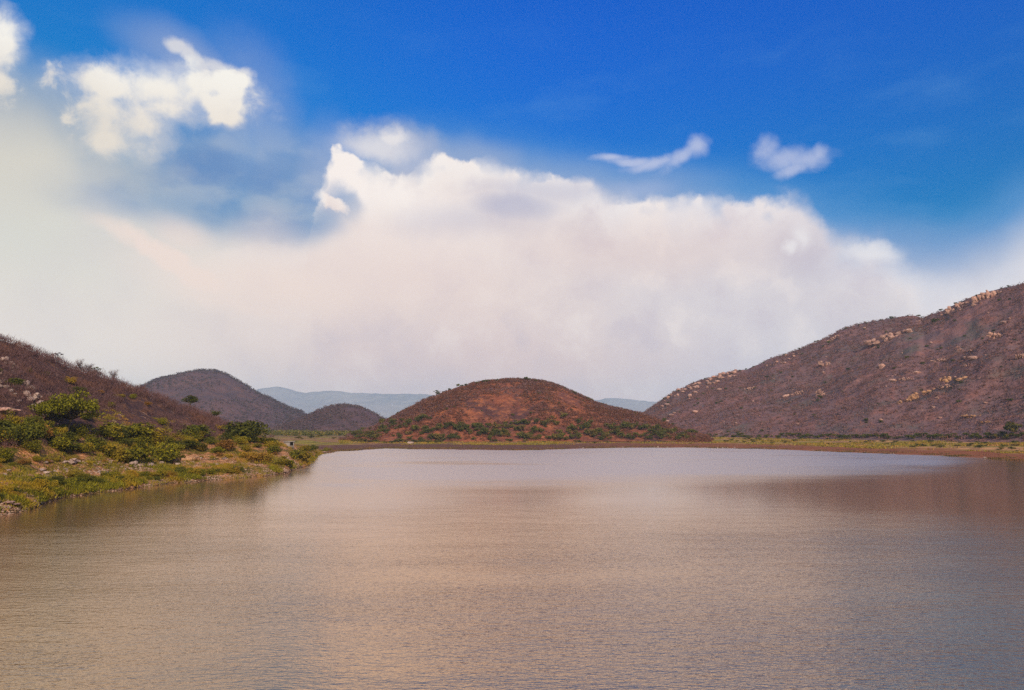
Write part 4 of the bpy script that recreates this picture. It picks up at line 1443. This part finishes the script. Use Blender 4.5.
# far wood on the valley floor: reads as one mass
rg = np.random.default_rng(99)
n = 5200
a = rg.uniform(ray(120, 430)[0], ray(420, 430)[0], n)
r = rg.uniform(720, 1900, n)
P = np.stack([np.sin(a) * r, np.cos(a) * r, land_z(a, r)], -1)
dn = fbm(P[:, 0] / 60, P[:, 1] / 60, 15, 3)
P = P[dn > -.12]
s = rg.uniform(1.5, 3.6, len(P))
kk = 12
C = np.repeat(P, kk, axis=0) + unit(len(P) * kk, rg) * np.array([1, 1, .55]) * np.repeat(s, kk)[:, None] + np.array([0, 0, .5]) * np.repeat(s, kk)[:, None]
V, Q = leaf_quads(C, 2.0, rg)
tag(obj('woodland', mesh_np('woodland', V, quads=Q, mat=M_leaf_far)), 'distant green woodland on the valley floor between the hills', kind='stuff')

# low marsh grass on the right plain
n = 15000
a = rg.uniform(ray(340, 430)[0], ray(1100, 430)[0], n)
F = shore_r(a)
r = F + 14 + rg.uniform(0, 1, n) * 180
P = np.stack([np.sin(a) * r, np.cos(a) * r, land_z(a, r)], -1)
dn = fbm(P[:, 0] / 22, P[:, 1] / 10, 19, 4)
P = P[(dn > 0.10) & (P[:, 2] > 0.9)]
C = np.repeat(P, 6, axis=0) + rg.normal(size=(len(P) * 6, 3)) * np.array([1.2, 1.0, .05])
V, T = twig_tris(C, 0.9, 0.5, rg, up=1.0)
tag(obj('marsh_grass', mesh_np('marsh_grass', V, tris=T, mat=M_grass)), 'yellow-green grass patches on the far sandy plain', kind='stuff')

# low brown and olive growth that frays the far waterline
n = 5200
a = rg.uniform(ray(322, 430)[0], ray(1100, 430)[0], n)
F = shore_r(a)
r = F + rg.exponential(1, n) * 6.0 + .3
P = np.stack([np.sin(a) * r, np.cos(a) * r, land_z(a, r)], -1)
dn = fbm(P[:, 0] / 16, P[:, 1] / 5, 27, 4)
P = P[dn > 0.10]
C = np.repeat(P, 7, axis=0) + rg.normal(size=(len(P) * 7, 3)) * np.array([.9, .5, .03])
V, T = twig_tris(C, 0.55, 0.30, rg, up=.8)
M_sedge = leaf_mat('brown_sedge', (0.06, 0.040, 0.018), (0.17, 0.11, 0.035), (0.22, 0.09, 0.04))
tag(obj('sedge', mesh_np('sedge', V, tris=T, mat=M_sedge)), 'low brown and olive sedge along the far waterline', kind='stuff')

# ------------------------------------------------------------------ rocks of the right hill
ROCKP = [rock_mesh('rock', r1, M_rock_pink, sub=2) for _ in range(3)]
LEDGE = [rock_mesh('ledge', r1, M_rock_pink, n=26, spread=(4.4, 1.2, 1.0), size=(.75, .7, .95)) for _ in range(3)]
LEDGEO = [rock_mesh('ledge', r1, M_rock_ochre, n=26, spread=(4.4, 1.2, .9), size=(.85, .7, .7)) for _ in range(2)]
ledges = [
    (888, 340, 40, 9, LEDGE[0], -.25, 'longest pale vertical-faced rock ledge below the right hill skyline'),
    (877, 344, 16, 4, LEDGE[1], -.1, 'short pale rock band under the left end of the longest ledge'),
    (960, 308, 22, 9, LEDGE[1], -.45, 'rocky crest knoll on the right skyline, left of two'),
    (984, 299, 20, 10, LEDGE[2], -.45, 'rocky crest knoll on the right skyline, right of two'),
    (998, 338, 17, 7, LEDGE[2], .25, 'rounded pale slab high on the hill near the right edge'),
    (1004, 323, 7, 3, ROCKP[0], 0, 'small orange rock below the right crest'),
    (974, 359, 9, 4, ROCKP[1], 0, 'bright pale boulder beside its smaller neighbour, centre of the upper right slope'),
    (966, 358, 5, 3, ROCKP[2], 0, 'small pale boulder just left of the bright boulder'),
    (882, 368, 6, 6, ROCKP[0], .5, 'lone bright pink standing rock on the middle of the right slope'),
    (958, 381, 30, 8, LEDGEO[0], .05, 'ochre rock ledge shaped like a low arch on the right slope'),
    (948, 387, 16, 4, LEDGE[0], 0, 'faint pinkish rocks just under the arched ochre ledge'),
    (925, 394, 26, 6, LEDGEO[1], -.3, 'upper part of the long slanting ochre rock streak'),
    (906, 402, 20, 6, LEDGEO[0], -.45, 'lower part of the long slanting ochre rock streak'),
    (828, 365, 17, 5, LEDGE[1], .15, 'orange-pink rock shelf on the left part of the right slope'),
    (820, 396, 9, 9, LEDGE[2], .9, 'steep pale rock face low on the right slope'),
    (797, 395, 12, 5, LEDGE[0], -.3, 'pair of pinkish rocks left of the steep rock face'),
    (786, 397, 7, 4, ROCKP[2], -.3, 'small pinkish rock at the end of the rock pair'),
    (749, 390, 10, 5, LEDGE[1], -.5, 'pink rock cluster on the lower left of the right slope'),
    (972, 417, 15, 4, LEDGEO[1], 0, 'ochre rocks low on the slope near the right edge'),
    (985, 423, 9, 3, LEDGEO[0], 0, 'small ochre rocks beneath the low ochre rocks'),
    (1021, 358, 9, 6, LEDGE[2], -.2, 'pinkish rocks cut by the right edge of the view'),
    (833, 340, 12, 4, LEDGE[0], -.5, 'pink crest rocks halfway along the skyline'),
    (917, 373, 6, 3, ROCKP[0], 0, 'small pink rock in the centre of the right slope'),
    (908, 380, 9, 4, LEDGE[1], 0, 'reddish rocks below the small pink rock'),
    (893, 381, 7, 3, ROCKP[1], 0, 'dull pink rock right below the lone standing rock'),
    (940, 361, 16, 3, LEDGE[0], -.1, 'thin line of rocks left of the bright boulder'),
]
for px, py, w, h, me, rot_, lab in ledges:
    P = hill_right.at(px, py)
    W_, H_ = width_at(P, w) * 1.15, width_at(P, h) * 1.0
    s0 = (2, 1.4) if me in ROCKP else (10.5, 3.4)
    a_ = math.atan2(P[0], P[1])
    o = obj('rock_outcrop', me, (float(P[0]), float(P[1]), float(P[2]) + H_ * .15), 0, (W_ / s0[0], max(W_ / s0[0] * .6, 1.2), H_ / s0[1]))
    o.rotation_euler = (0, rot_ * .9, -a_)
    tag(o, lab, 'rock outcrop')
for k in range(95):      # rocks of the left-hand crest
    u_ = rf.uniform(0, 1) ** .8
    x = 652 + 84 * u_
    ys = np.interp(x, [652, 664, 673, 686, 697, 712, 722, 735, 748], [407, 398, 392, 386, 381, 377, 373, 370.5, 369])
    y = ys + 1.0 + rf.exponential(1) * np.interp(x, [652, 680, 735], [6.5, 5.5, 2.6])
    P = hill_right.at(x, min(y, 424))
    w = rf.uniform(2.6, 7.0)
    stone(ROCKP[k % 3], P, w, w * rf.uniform(.4, .8), 'pink boulder of the rocky crest at the left end of the right hill', 'boulder', 'boulder', 'pink boulders along the left crest of the right hill', rng=rf)
for k in range(40):      # crest rocks farther up
    x = rf.choice([rf.uniform(765, 800), rf.uniform(945, 1000), rf.uniform(770, 1020)])
    ys = np.interp(x, [748, 797, 840, 880, 908, 932, 962, 1000, 1024], [369, 350, 330, 320, 315.5, 314, 301, 288.5, 283.5])
    P = hill_right.at(x, ys + rf.uniform(1.5, 9))
    w = rf.uniform(1.8, 4.2)
    stone(ROCKP[k % 3], P, w, w * rf.uniform(.5, .9), 'pale rock showing through scrub near the upper skyline of the right hill', 'boulder', 'boulder', 'pale rocks near the upper skyline of the right hill', rng=rf)
for k in range(40):      # scattered on the slope
    x = rf.uniform(690, 1050)
    ys = np.interp(x, [690, 748, 797, 840, 880, 908, 932, 962, 1000, 1060], [384, 369, 350, 330, 320, 315.5, 314, 301, 288.5, 272])
    P = hill_right.at(x, rf.uniform(ys + 12, 428))
    w = rf.uniform(1.2, 3.0)
    stone(ROCKP[k % 3], P, w, w * rf.uniform(.4, .8), 'small pinkish rock scattered on the open right hillside', 'boulder', 'boulder', 'small rocks scattered over the right hillside', rng=rf)
# pale stones along the far shore
P = plain_point(410.5, 470)
stone(STONE[0], P, 4.2, 2.2, 'single pale stone on the far mud flat at the green belt', 'boulder', 'boulder')
for k in range(26):
    x = rf.uniform(560, 1010)
    F = float(shore_r(np.array([ray(x, 430)[0]]))[0])
    P = plain_point(x, F + rf.uniform(.5, 7))
    w = rf.uniform(.5, 1.5)
    stone(STONE[k % 3], P, w, w * .5, 'small pale stone at the far waterline on the red mud', 'boulder', 'boulder', 'small pale stones along the far waterline', rng=rf)
